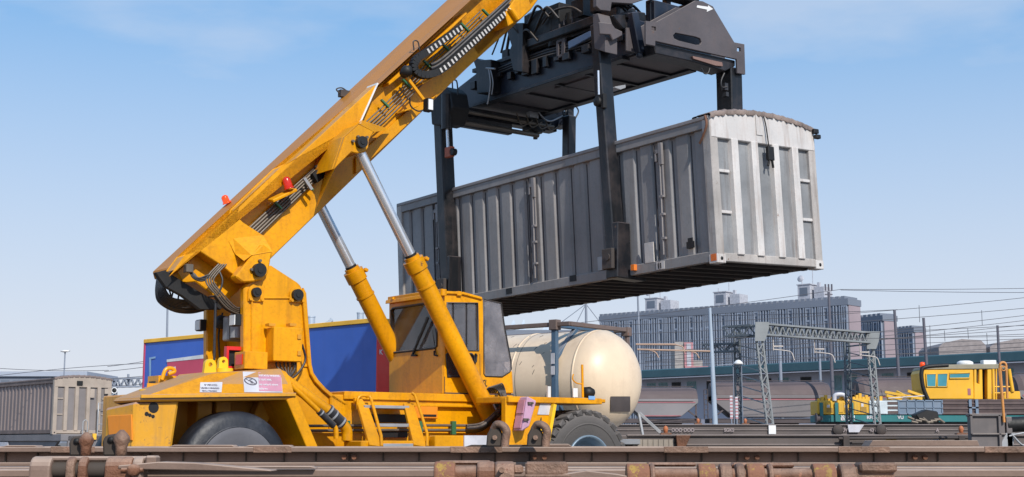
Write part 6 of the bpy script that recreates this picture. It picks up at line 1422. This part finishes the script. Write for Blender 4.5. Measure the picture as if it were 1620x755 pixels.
for (px, nm) in ((1197, 0), (1382, 1)):
    pc = A_ if nm == 0 else B_
    b = MB(); lo = V3((pc.x + (.25 if nm == 0 else .1), pc.y, 0)); b.prism([V3((pc.x - .2, 0, pc.z + .36)), V3((pc.x + .5, 0, pc.z + .36)), V3((pc.x + .4, 0, pc.z - .2)), V3((pc.x + .25, 0, pc.z - .6)), V3((pc.x - .25, 0, pc.z - .6))], 1, pc.y - .3, pc.y - .24); b.build('knee_plate', LAT, r)
    b = MB(); lattice(b, V3((pc.x, pc.y, pc.z - .3)), V3((pc.x + (.55 if nm == 0 else .3), pc.y, 0)), .30, 14, .045); b.build('lattice_leg', LAT, r)
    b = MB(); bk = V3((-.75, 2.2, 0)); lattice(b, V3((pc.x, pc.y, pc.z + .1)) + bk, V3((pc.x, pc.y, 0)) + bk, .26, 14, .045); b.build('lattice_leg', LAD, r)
    b = MB()
    for k in range(10):
        z = (pc.z - .6) * k / 10; sg = 1 if k % 2 else 0
        b.bar(V3((pc.x + .3, pc.y, z)), V3((pc.x, pc.y, z + .5)) + bk, .05, .05)
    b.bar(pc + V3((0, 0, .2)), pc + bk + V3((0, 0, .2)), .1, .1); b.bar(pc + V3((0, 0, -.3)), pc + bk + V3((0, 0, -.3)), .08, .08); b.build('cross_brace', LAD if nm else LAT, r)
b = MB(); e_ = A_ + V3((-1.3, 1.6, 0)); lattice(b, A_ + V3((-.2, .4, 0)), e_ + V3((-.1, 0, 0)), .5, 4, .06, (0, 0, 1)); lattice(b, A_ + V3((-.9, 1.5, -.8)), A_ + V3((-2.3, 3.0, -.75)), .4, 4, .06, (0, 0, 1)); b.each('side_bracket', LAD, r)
INS = mat('pale_insulator_arm', (.5, .45, .42), .5, 0, .2)
b = MB(); B0 = A_.lerp(B_, .5)
for t_ in (.12, .48, .9):
    p = A_.lerp(B_, t_); b.tube([p + V3((0, 0, -.3)), p + V3((0, 0, -1.0))], .03, 6); b.tube(spline([p + V3((0, 0, -.95)), p + V3((.5, 0, -1.0)), p + V3((.9, 0, -1.1)), p + V3((1.05, 0, -1.5))]), .03, 6); b.tube([p + V3((0, 0, -.8)), p + V3((.5, 0, -.8))], .045, 6)
b.each('cantilever_arm', INS, r)
# ================================================================== POLES
PBL = mat('pale_blue_pole', (.36, .43, .52), .6, 0, .2, scale=1); PDK = mat('dark_pole', (.10, .10, .13), .6, 0, .2, scale=1); PGY = mat('grey_blue_pole', (.22, .25, .31), .6, 0, .2, scale=1)
GP = 'overhead line poles of the rail yard'
def pole(label, px, pyt, pxb, pyb, Y_, w, m, extra=None, w2=None):
    a = at(px, pyt, Y_); c = at(pxb, pyb, Y_); base = V3((c.x + (c.x - a.x) * .1, Y_, gz(Y_))); r = thing('line_pole', label, 'line pole', Matrix.Translation(base), GP)
    b = MB(); k = w * Y_ / F; b.tube([V3((0, 0, 0)), V3((a.x, Y_, a.z)) - base], [k * .55 * (w2 or 1.25), k * .42], 10); b.build('mast', m, r)
    if extra: extra(r, V3((a.x, Y_, a.z)) - base, k, base)
    return r
def ex1(r, t, k, bs):
    for yy, l, cv in ((545, 118, 1), (553, 112, 0)):
        pass
    b = MB()
    a0 = at(1126, 556, 60) - bs; a1 = at(1008, 553, 60) - bs; b.tube([a0, a1], .045, 6)
    a2 = at(1006, 545, 60) - bs; a3 = at(1068, 545, 60) - bs; b.tube([a2, a3], .045, 6)
    b.tube(spline([at(1068, 545, 60) - bs, at(1080, 549, 60) - bs, at(1083, 558, 60) - bs]), .03, 6); b.tube(spline([at(1020, 553, 60) - bs, at(1036, 557, 60) - bs, at(1042, 566, 60) - bs]), .03, 6); b.tube(spline([at(1090, 555, 60) - bs, at(1101, 559, 60) - bs, at(1106, 567, 60) - bs]), .03, 6)
    b.each('cantilever_arm', mat('tan_insulator_arm', (.40, .27, .20), .6) if 'tan_insulator_arm' not in MATS else MATS['tan_insulator_arm'], r)
pole('tall tapering pale blue pole with long tan cantilever arms', 1123, 487, 1132, 672, 60, 5.5, PBL, ex1, 1.6)
pole('thin dark pole rising right of the domed tank', 1009, 468, 1015, 610, 130, 3.5, PGY)
def ex2(r, t, k, bs):
    b = MB()
    for dx in (-5, 0, 5): p = at(1311 + dx, 460, 95) - bs; b.tube([p, p + V3((0, 0, .45))], .06, 6)
    b.bar(at(1305, 466, 95) - bs, at(1317, 466, 95) - bs, .08, .08); b.build('insulator_head', PDK, r)
pole('tall dark pole topped with a small forked insulator head', 1311, 462, 1317, 604, 95, 5, PDK, ex2)
pole('dark pole right of the small rose walled block', 1415, 490, 1424, 600, 100, 5, PDK)
pole('dark pole above the orange beacon of the yellow cab', 1461, 503, 1469, 600, 100, 5, PDK)
pole('short dark pole near the right edge above the green roof', 1578, 515, 1581, 570, 150, 4.5, PDK)
pole('grey pole seen through the portal, left one', 1233, 535, 1236, 600, 120, 5, PGY)
pole('slim grey pole seen through the portal, right one', 1296, 540, 1298, 600, 125, 4, PGY)
pole('small thin grey mast between tank and long block with stay wires', 927, 480, 929, 560, 140, 4.5, PGY, lambda r, t, k, bs: (lambda b: (b.tube([at(927, 481, 140) - bs, at(868, 525, 140) - bs], .04, 5), b.tube([at(927, 481, 140) - bs, at(905, 525, 140) - bs], .04, 5), b.tube([at(927, 481, 140) - bs, at(953, 515, 140) - bs], .04, 5), b.each('stay_wire', PGY, r)))(MB()))
pole('grey mast standing behind the boom tail above the crimson panel', 265, 487, 266, 560, 110, 3.5, PGY)
o = at(101, 600, 120); r = thing('street_lamp', 'street lamp with pale flat head above the grey container at left', 'street lamp', Matrix.Translation((o.x, 120, 1.2)))
zt_ = at(101, 556, 120).z - 1.2; b = MB(); b.tube([(0, 0, 0), (0, 0, zt_)], .06, 8); b.build('post', PGY, r); b = MB(); b.lathe([(0, -.1), (.3, -.05), (.36, .03), (0, .12)], (-.05, 0, zt_), (0, 0, 1), 14); b.bar((-.1, 0, zt_), (.4, 0, zt_ + .05), .3, .12); b.build('lamp_head', WH, r)
# white signal lamp heads near the portal
o = at(1168, 575, 66); r = thing('yard_lamp', 'white hooded yard lamp on thin twin posts left of the portal', 'yard lamp', Matrix.Translation((o.x, 66, 1.0)))
zz = o.z - 1.0; b = MB(); b.lathe([(0, .17), (.09, .15), (.2, .05), (.25, -.04), (0, -.06)], (0, 0, zz), (0, 0, 1), 16); b.build('lamp_hood', WH, r)
b = MB(); b.tube([(-.25, 0, 0), (-.25, 0, zz - .1)], .02, 6); b.tube([(.15, 0, 0), (.15, 0, zz - .1)], .02, 6); b.tube([(-1.0, 0, zz - .1), (.1, 0, zz - .02)], .025, 6); b.build('post', PGY, r)
for i, px in enumerate((1157.5, 1166)):
    o = at(px, 663, 58); r = thing('marker_board', ('left' if i == 0 else 'right') + ' one of two slim red and white striped marker boards by the portal', 'marker board', Matrix.Translation(o), 'striped marker boards'); h_ = at(px, 626 if i == 0 else 628, 58).z - o.z
    b = MB(); b.box((-.055, 0, 0), (.055, .04, h_)); b.build('board', WP, r); b = MB()
    for k in range(7): b.box((-.058, -.006, h_ * (k + .1) / 7), (.058, 0, h_ * (k + .55) / 7))
    b.build('red_bands', HRD, r); b = MB(); b.tube([(0, .03, -.8), (0, .03, 0)], .03, 6); b.build('post', PGY, r)
# ================================================================== OVERHEAD WIRES
WM = mat('overhead_wire', (.06, .06, .075), .5, 0, 0)
def wire(x0, y0, x1, y1, Y0, Y1, sag=2, w=.9):
    p, q = at(x0, y0, Y0), at(x1, y1, Y1); pts = []
    for k in range(13):
        t = k / 12; v = p.lerp(q, t); v.z -= sag * 4 * t * (1 - t) * v.y / F; pts.append(v)
    b = MB(); b.tube(pts, [w * v.y / F * .5 for v in pts], 5); o = b.build('overhead_wire', WM)
    return o
wl = [(800, 523, 1330, 458, 100, 100, 3), (1330, 458, 1640, 456, 100, 100, 1), (1330, 459, 1640, 463, 100, 110, 1), (940, 515, 1640, 469, 100, 100, 8), (960, 530, 1640, 486, 90, 90, 5),
      (1010, 500, 1420, 490, 110, 100, 3), (1010, 560, 1640, 497, 90, 90, 3), (1020, 566, 1640, 505, 90, 90, 3), (1020, 572, 1640, 512, 92, 92, 2), (1020, 556, 1640, 520, 94, 94, 2), (1020, 548, 1640, 528, 95, 95, 1),
      (1020, 560, 1640, 535, 95, 95, 1), (1020, 573, 1640, 541, 95, 95, 1), (1020, 580, 1640, 548, 96, 96, 1), (1130, 536, 1640, 514, 70, 72, 1), (1040, 540, 1640, 532, 70, 70, 0), (1010, 575, 1640, 553, 96, 96, 0),
      (-30, 598, 230, 575, 60, 60, -3), (170, 580, 345, 545, 70, 70, 4), (165, 588, 345, 560, 70, 70, 3), (165, 600, 330, 585, 90, 90, 1), (0, 583, 172, 586, 140, 140, 2), (165, 611, 260, 605, 90, 90, 1)]
for i, t in enumerate(wl):
    o = wire(*t, w=.85); lft_ = t[0] < 400
    tag(o, 'thin dark overhead wire crossing the sky above the left container' if lft_ else 'thin dark overhead wire crossing the sky and blocks at the right', 'overhead wire', 'overhead wires at the left' if lft_ else 'overhead wires at the right')
b = None
for i, (x, y0, y1) in enumerate(((1454, 483, 510), (1553, 491, 515), (1494, 523, 540), (1531, 520, 536), (1471, 515, 560), (1561, 527, 545))):
    b = MB(); b.tube([at(x, y0, 92), at(x + 1, y1, 92)], .018, 4); tag(b.build('dropper_wire', WM), 'short vertical dropper wire hanging between the overhead wires', 'overhead wire', 'dropper wires at the right')
# ================================================================== LEFT SIDE
# container on wagon
CG2 = mat('brownish_grey_container', (.25, .20, .19), .6, .1, .4, (.12, .09, .085), 1.2, streak=.5, rust=.08, var=.1)
CE2 = mat('grey_brown_end_wall', (.22, .20, .20), .6, .1, .4, (.12, .1, .1), 2, streak=.5)
CP2 = mat('beige_end_frame', (.37, .31, .26), .6, 0, .4, (.3, .22, .18), 3, streak=.5, rust=.12)
CR2 = mat('brown_tarpaulin_roof', (.17, .13, .12), .7, 0, .4, (.1, .07, .06), 2, var=.2)
ne = at(83, 686, 59); ye = TH + radians(3); LF = yawframe((ne.x, ne.y, ne.z), ye)
re_ = LF.v(173, 686, 0).x; hh_ = at(83, 598, 59).z - ne.z; print('left container w,h', re_, hh_)
LC = container('wagon_container', 'brownish grey ribbed container on a flat wagon at the left edge', LF, 9.2, re_, hh_ - .05, .42, False, None, (CG2, CE2, CP2, CR2), .13, .12)
b = MB(); b.box((.95, -.09, hh_ - .28), (1.2, -.03, hh_ - .1)); b.each('roof_buckle', VB, LC, .01)
b = MB(); b.tube([(1.8, -.4, -.2), (1.8, -.4, 1.3), (2.5, -.4, 1.3), (2.5, -.4, -.2)], .03, 6); b.tube([(1.8, -.4, .4), (2.5, -.4, .4)], .02, 6); b.tube([(1.1, -.5, -.2), (1.1, -.5, .5), (1.2, -.5, .58), (1.3, -.5, .5), (1.3, -.5, -.2)], .025, 6); b.build('platform_railing', ALU, LC)
b = MB(); b.box((1.55, -.065, hh_ - .8), (1.75, -.05, hh_ - .42)); b.box((2.2, -.07, hh_ - .62), (2.38, -.04, hh_ - .4)); b.each('paper_notice', CP2, LC)
LW = thing('flat_wagon', 'grimy grey flat wagon carrying the brownish container at the left', 'flat wagon', LF.M, 'empty flat wagons standing on the tracks'); LW['group'] = 'loaded flat wagon'
GRM = mat('grimy_grey_wagon', (.19, .18, .19), .7, 0, .5, (.1, .08, .08), 2, streak=.4, dust=.4)
b = MB(); b.box((.0, -.9, -.32), (re_, 9.6, -.03)); b.build('deck', GRM, LW, .02)
b = MB(); b.prism([V3((0, 2.4, -.32)), V3((0, -.4, -.32)), V3((0, .0, -.6)), V3((0, 2.0, -.75)), V3((0, 9, -.75)), V3((0, 9.4, -.32))], 0, .08, .2); b.box((.3, -.9, -.6), (2.1, -.8, -.1)); b.build('sole_bar', GRM, LW, .01)
b = MB(); b.box((.02, 5.0, -.7), (.06, 7.2, -.35)); b.build('white_panel', WP, LW)
b = MB()
for y in (.3, 1.9, 7.0, 8.6):
    for x in (.4, 1.9): b.lathe([(0, -.06), (.42, -.06), (.46, 0), (.46, .05), (0, .06)], (x, y, -.95), (1, 0, 0), 20)
b.build('wheel', UN, LW)
b = MB(); b.box((re_ - .7, -.95, -.3), (re_ - .1, -.9, .1)); b.build('brown_step_box', CP2, LW)
b = MB(); b.box((1.35, -1.0, -.25), (1.5, -.9, 0)); b.build('yellow_tag', OY, LW)
# lattice catenary gantry at left, signals
o = at(176, 622, 150); r = thing('lattice_gantry', 'small distant lattice gantry between the container and the crane', 'gantry', Matrix.Translation(o))
b = MB(); lattice(b, at(172, 606, 150) - o, at(270, 604, 150) - o, .9, 18, .10); b.build('lattice_beam', PGY, r)
b = MB(); lattice(b, at(178, 606, 150) - o, at(178, 640, 150) - o, .7, 6, .08); b.tube([at(203, 606, 150) - o, at(203, 592, 150) - o], .12, 6); b.bar(at(196, 601, 150) - o, at(210, 601, 150) - o, .1, .1); b.tube([at(190, 612, 150) - o, at(215, 611, 150) - o], .08, 6); b.build('lattice_leg', PGY, r)
o = at(181, 618, 75); r = thing('round_mirror', 'round mirror like signal on a thin post right of the left container', 'signal', Matrix.Translation(o)); b = MB(); b.lathe([(0, 0), (.13, 0), (.14, .05), (0, .08)], (0, 0, 0), (0, 1, 0), 18); b.build('dark_disc', VB, r); b = MB(); b.tube(arc((0, -.02, 0), .15, 0, 2 * pi, 18, (1, 0, 0), (0, 0, 1))[:-1], .03, 6, closed=True); b.build('white_ring', WH, r); b = MB(); b.tube([(0, .1, 0), (0, .1, -3)], .04, 6); b.build('post', PGY, r)
b = MB(); b.lathe([(0, 0), (.2, 0), (.2, .1), (0, .1)], (-.35, .3, -.4), (0, 1, 0), 14); b.build('white_disc', WH, r)
# distant warehouse and roofscape
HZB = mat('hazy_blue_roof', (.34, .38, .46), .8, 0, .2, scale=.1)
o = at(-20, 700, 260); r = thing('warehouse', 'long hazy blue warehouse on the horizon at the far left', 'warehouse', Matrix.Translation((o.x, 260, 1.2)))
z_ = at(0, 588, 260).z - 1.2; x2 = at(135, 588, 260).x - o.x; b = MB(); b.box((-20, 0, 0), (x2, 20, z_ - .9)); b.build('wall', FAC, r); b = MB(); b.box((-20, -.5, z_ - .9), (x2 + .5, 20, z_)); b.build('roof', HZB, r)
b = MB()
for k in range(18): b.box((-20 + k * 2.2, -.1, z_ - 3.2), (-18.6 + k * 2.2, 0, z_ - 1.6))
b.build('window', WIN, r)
# roof silos behind the trailer
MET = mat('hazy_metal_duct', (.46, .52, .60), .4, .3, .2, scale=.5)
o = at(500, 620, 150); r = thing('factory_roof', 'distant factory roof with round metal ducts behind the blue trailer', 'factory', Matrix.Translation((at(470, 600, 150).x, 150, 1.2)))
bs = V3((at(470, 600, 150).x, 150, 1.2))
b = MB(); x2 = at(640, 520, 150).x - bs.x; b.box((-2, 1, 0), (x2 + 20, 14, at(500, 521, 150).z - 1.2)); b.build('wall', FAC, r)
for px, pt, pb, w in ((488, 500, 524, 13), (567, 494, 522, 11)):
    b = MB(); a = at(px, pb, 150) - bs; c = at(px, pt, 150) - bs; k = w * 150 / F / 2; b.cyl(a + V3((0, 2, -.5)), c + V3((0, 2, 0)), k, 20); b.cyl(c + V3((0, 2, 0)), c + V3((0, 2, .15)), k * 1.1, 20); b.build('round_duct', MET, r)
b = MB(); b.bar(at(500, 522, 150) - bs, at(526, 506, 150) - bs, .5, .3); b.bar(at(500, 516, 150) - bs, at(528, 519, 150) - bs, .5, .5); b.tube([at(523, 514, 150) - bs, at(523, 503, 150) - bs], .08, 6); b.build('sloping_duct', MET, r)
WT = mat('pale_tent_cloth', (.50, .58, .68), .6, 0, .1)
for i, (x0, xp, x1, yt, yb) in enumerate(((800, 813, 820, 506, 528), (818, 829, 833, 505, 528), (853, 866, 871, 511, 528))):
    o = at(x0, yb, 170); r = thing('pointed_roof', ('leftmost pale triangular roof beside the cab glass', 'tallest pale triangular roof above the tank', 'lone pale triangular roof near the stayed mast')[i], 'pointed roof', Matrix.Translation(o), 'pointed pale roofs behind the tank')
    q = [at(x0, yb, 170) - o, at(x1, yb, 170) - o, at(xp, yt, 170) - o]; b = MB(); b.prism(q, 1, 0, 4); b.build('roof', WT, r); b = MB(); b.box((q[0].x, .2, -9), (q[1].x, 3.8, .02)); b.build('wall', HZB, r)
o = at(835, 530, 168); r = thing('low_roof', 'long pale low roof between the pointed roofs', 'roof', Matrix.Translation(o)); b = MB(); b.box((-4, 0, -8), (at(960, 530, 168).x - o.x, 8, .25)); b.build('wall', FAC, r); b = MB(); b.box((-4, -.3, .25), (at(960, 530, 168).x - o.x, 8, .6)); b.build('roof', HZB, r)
# ================================================================== CAMERA, LIGHT, SKY
cam = bpy.data.cameras.new('camera'); co = bpy.data.objects.new('camera', cam); COL.objects.link(co)
co.location = CAM; co.rotation_euler = (pi / 2 + PIT, 0, 0); cam.sensor_width = 36; cam.lens = 36 * F / 1620; cam.clip_end = 5000; cam.clip_start = .1
SC.camera = co
SUN = V3((.42, -.907, 0)).normalized(); EL = radians(38)
sd = V3((SUN.x * cos(EL), SUN.y * cos(EL), sin(EL)))
sl = bpy.data.lights.new('sun', 'SUN'); sl.energy = 4.5; sl.angle = radians(.53); sl.color = (1, .945, .86)
so = bpy.data.objects.new('sun', sl); COL.objects.link(so); so.rotation_euler = sd.to_track_quat('Z', 'Y').to_euler()
w = bpy.data.worlds.new('World'); SC.world = w; w.use_nodes = True; nt = w.node_tree; N = nt.nodes; L = nt.links
bg = N['Background']; sky = N.new('ShaderNodeTexSky'); sky.sky_type = 'NISHITA'; sky.sun_disc = False; sky.sun_elevation = EL
sky.sun_rotation = atan2(sd.x, sd.y); sky.air_density = 1.0; sky.dust_density = 1.6; sky.ozone_density = 2.5; sky.altitude = 100
tc = N.new('ShaderNodeTexCoord'); sx = N.new('ShaderNodeSeparateXYZ'); L.new(tc.outputs['Generated'], sx.inputs[0])
# thin high cloud: stretched noise on the sky direction
mp = N.new('ShaderNodeMapping'); mp.inputs['Scale'].default_value = (1.0, 1.0, 3.2); mp.inputs['Location'].default_value = (1.7, .6, 1.35); L.new(tc.outputs['Generated'], mp.inputs[0])
nz = N.new('ShaderNodeTexNoise'); nz.inputs['Scale'].default_value = 3.2; nz.inputs['Detail'].default_value = 7; nz.inputs['Roughness'].default_value = .52; L.new(mp.outputs[0], nz.inputs['Vector'])
mr = N.new('ShaderNodeMapRange'); mr.inputs['From Min'].default_value = .43; mr.inputs['From Max'].default_value = .66; mr.inputs['To Max'].default_value = .45; L.new(nz.outputs['Fac'], mr.inputs['Value'])
hz = N.new('ShaderNodeMapRange'); hz.inputs['From Min'].default_value = .33; hz.inputs['From Max'].default_value = .0; hz.inputs['To Min'].default_value = 0; hz.inputs['To Max'].default_value = 1.0; L.new(sx.outputs['Z'], hz.inputs['Value'])
pw = N.new('ShaderNodeMath'); pw.operation = 'POWER'; pw.inputs[1].default_value = .95; L.new(hz.outputs[0], pw.inputs[0])
m1 = N.new('ShaderNodeMath'); m1.operation = 'MAXIMUM'; L.new(mr.outputs[0], m1.inputs[0])
m2 = N.new('ShaderNodeMath'); m2.operation = 'MULTIPLY'; m2.inputs[1].default_value = 1.0; L.new(pw.outputs[0], m2.inputs[0]); L.new(m2.outputs[0], m1.inputs[1])
mx = N.new('ShaderNodeMix'); mx.data_type = 'RGBA'; L.new(m1.outputs[0], mx.inputs[0]); mh = N.new('ShaderNodeMix'); mh.data_type = 'RGBA'; mh.inputs[0].default_value = .62; L.new(sky.outputs[0], mh.inputs[6]); mh.inputs[7].default_value = (1.0, 3.5, 6.9, 1); L.new(mh.outputs[2], mx.inputs[6]); mx.inputs[7].default_value = (5.8, 5.9, 6.3, 1)
bg.inputs[1].default_value = .135; L.new(mx.outputs[2], bg.inputs[0])
SC.view_settings.view_transform = 'Standard'; SC.view_settings.look = 'None'; SC.view_settings.exposure = 0
SC.cycles.max_bounces = 6; SC.cycles.transparent_max_bounces = 12
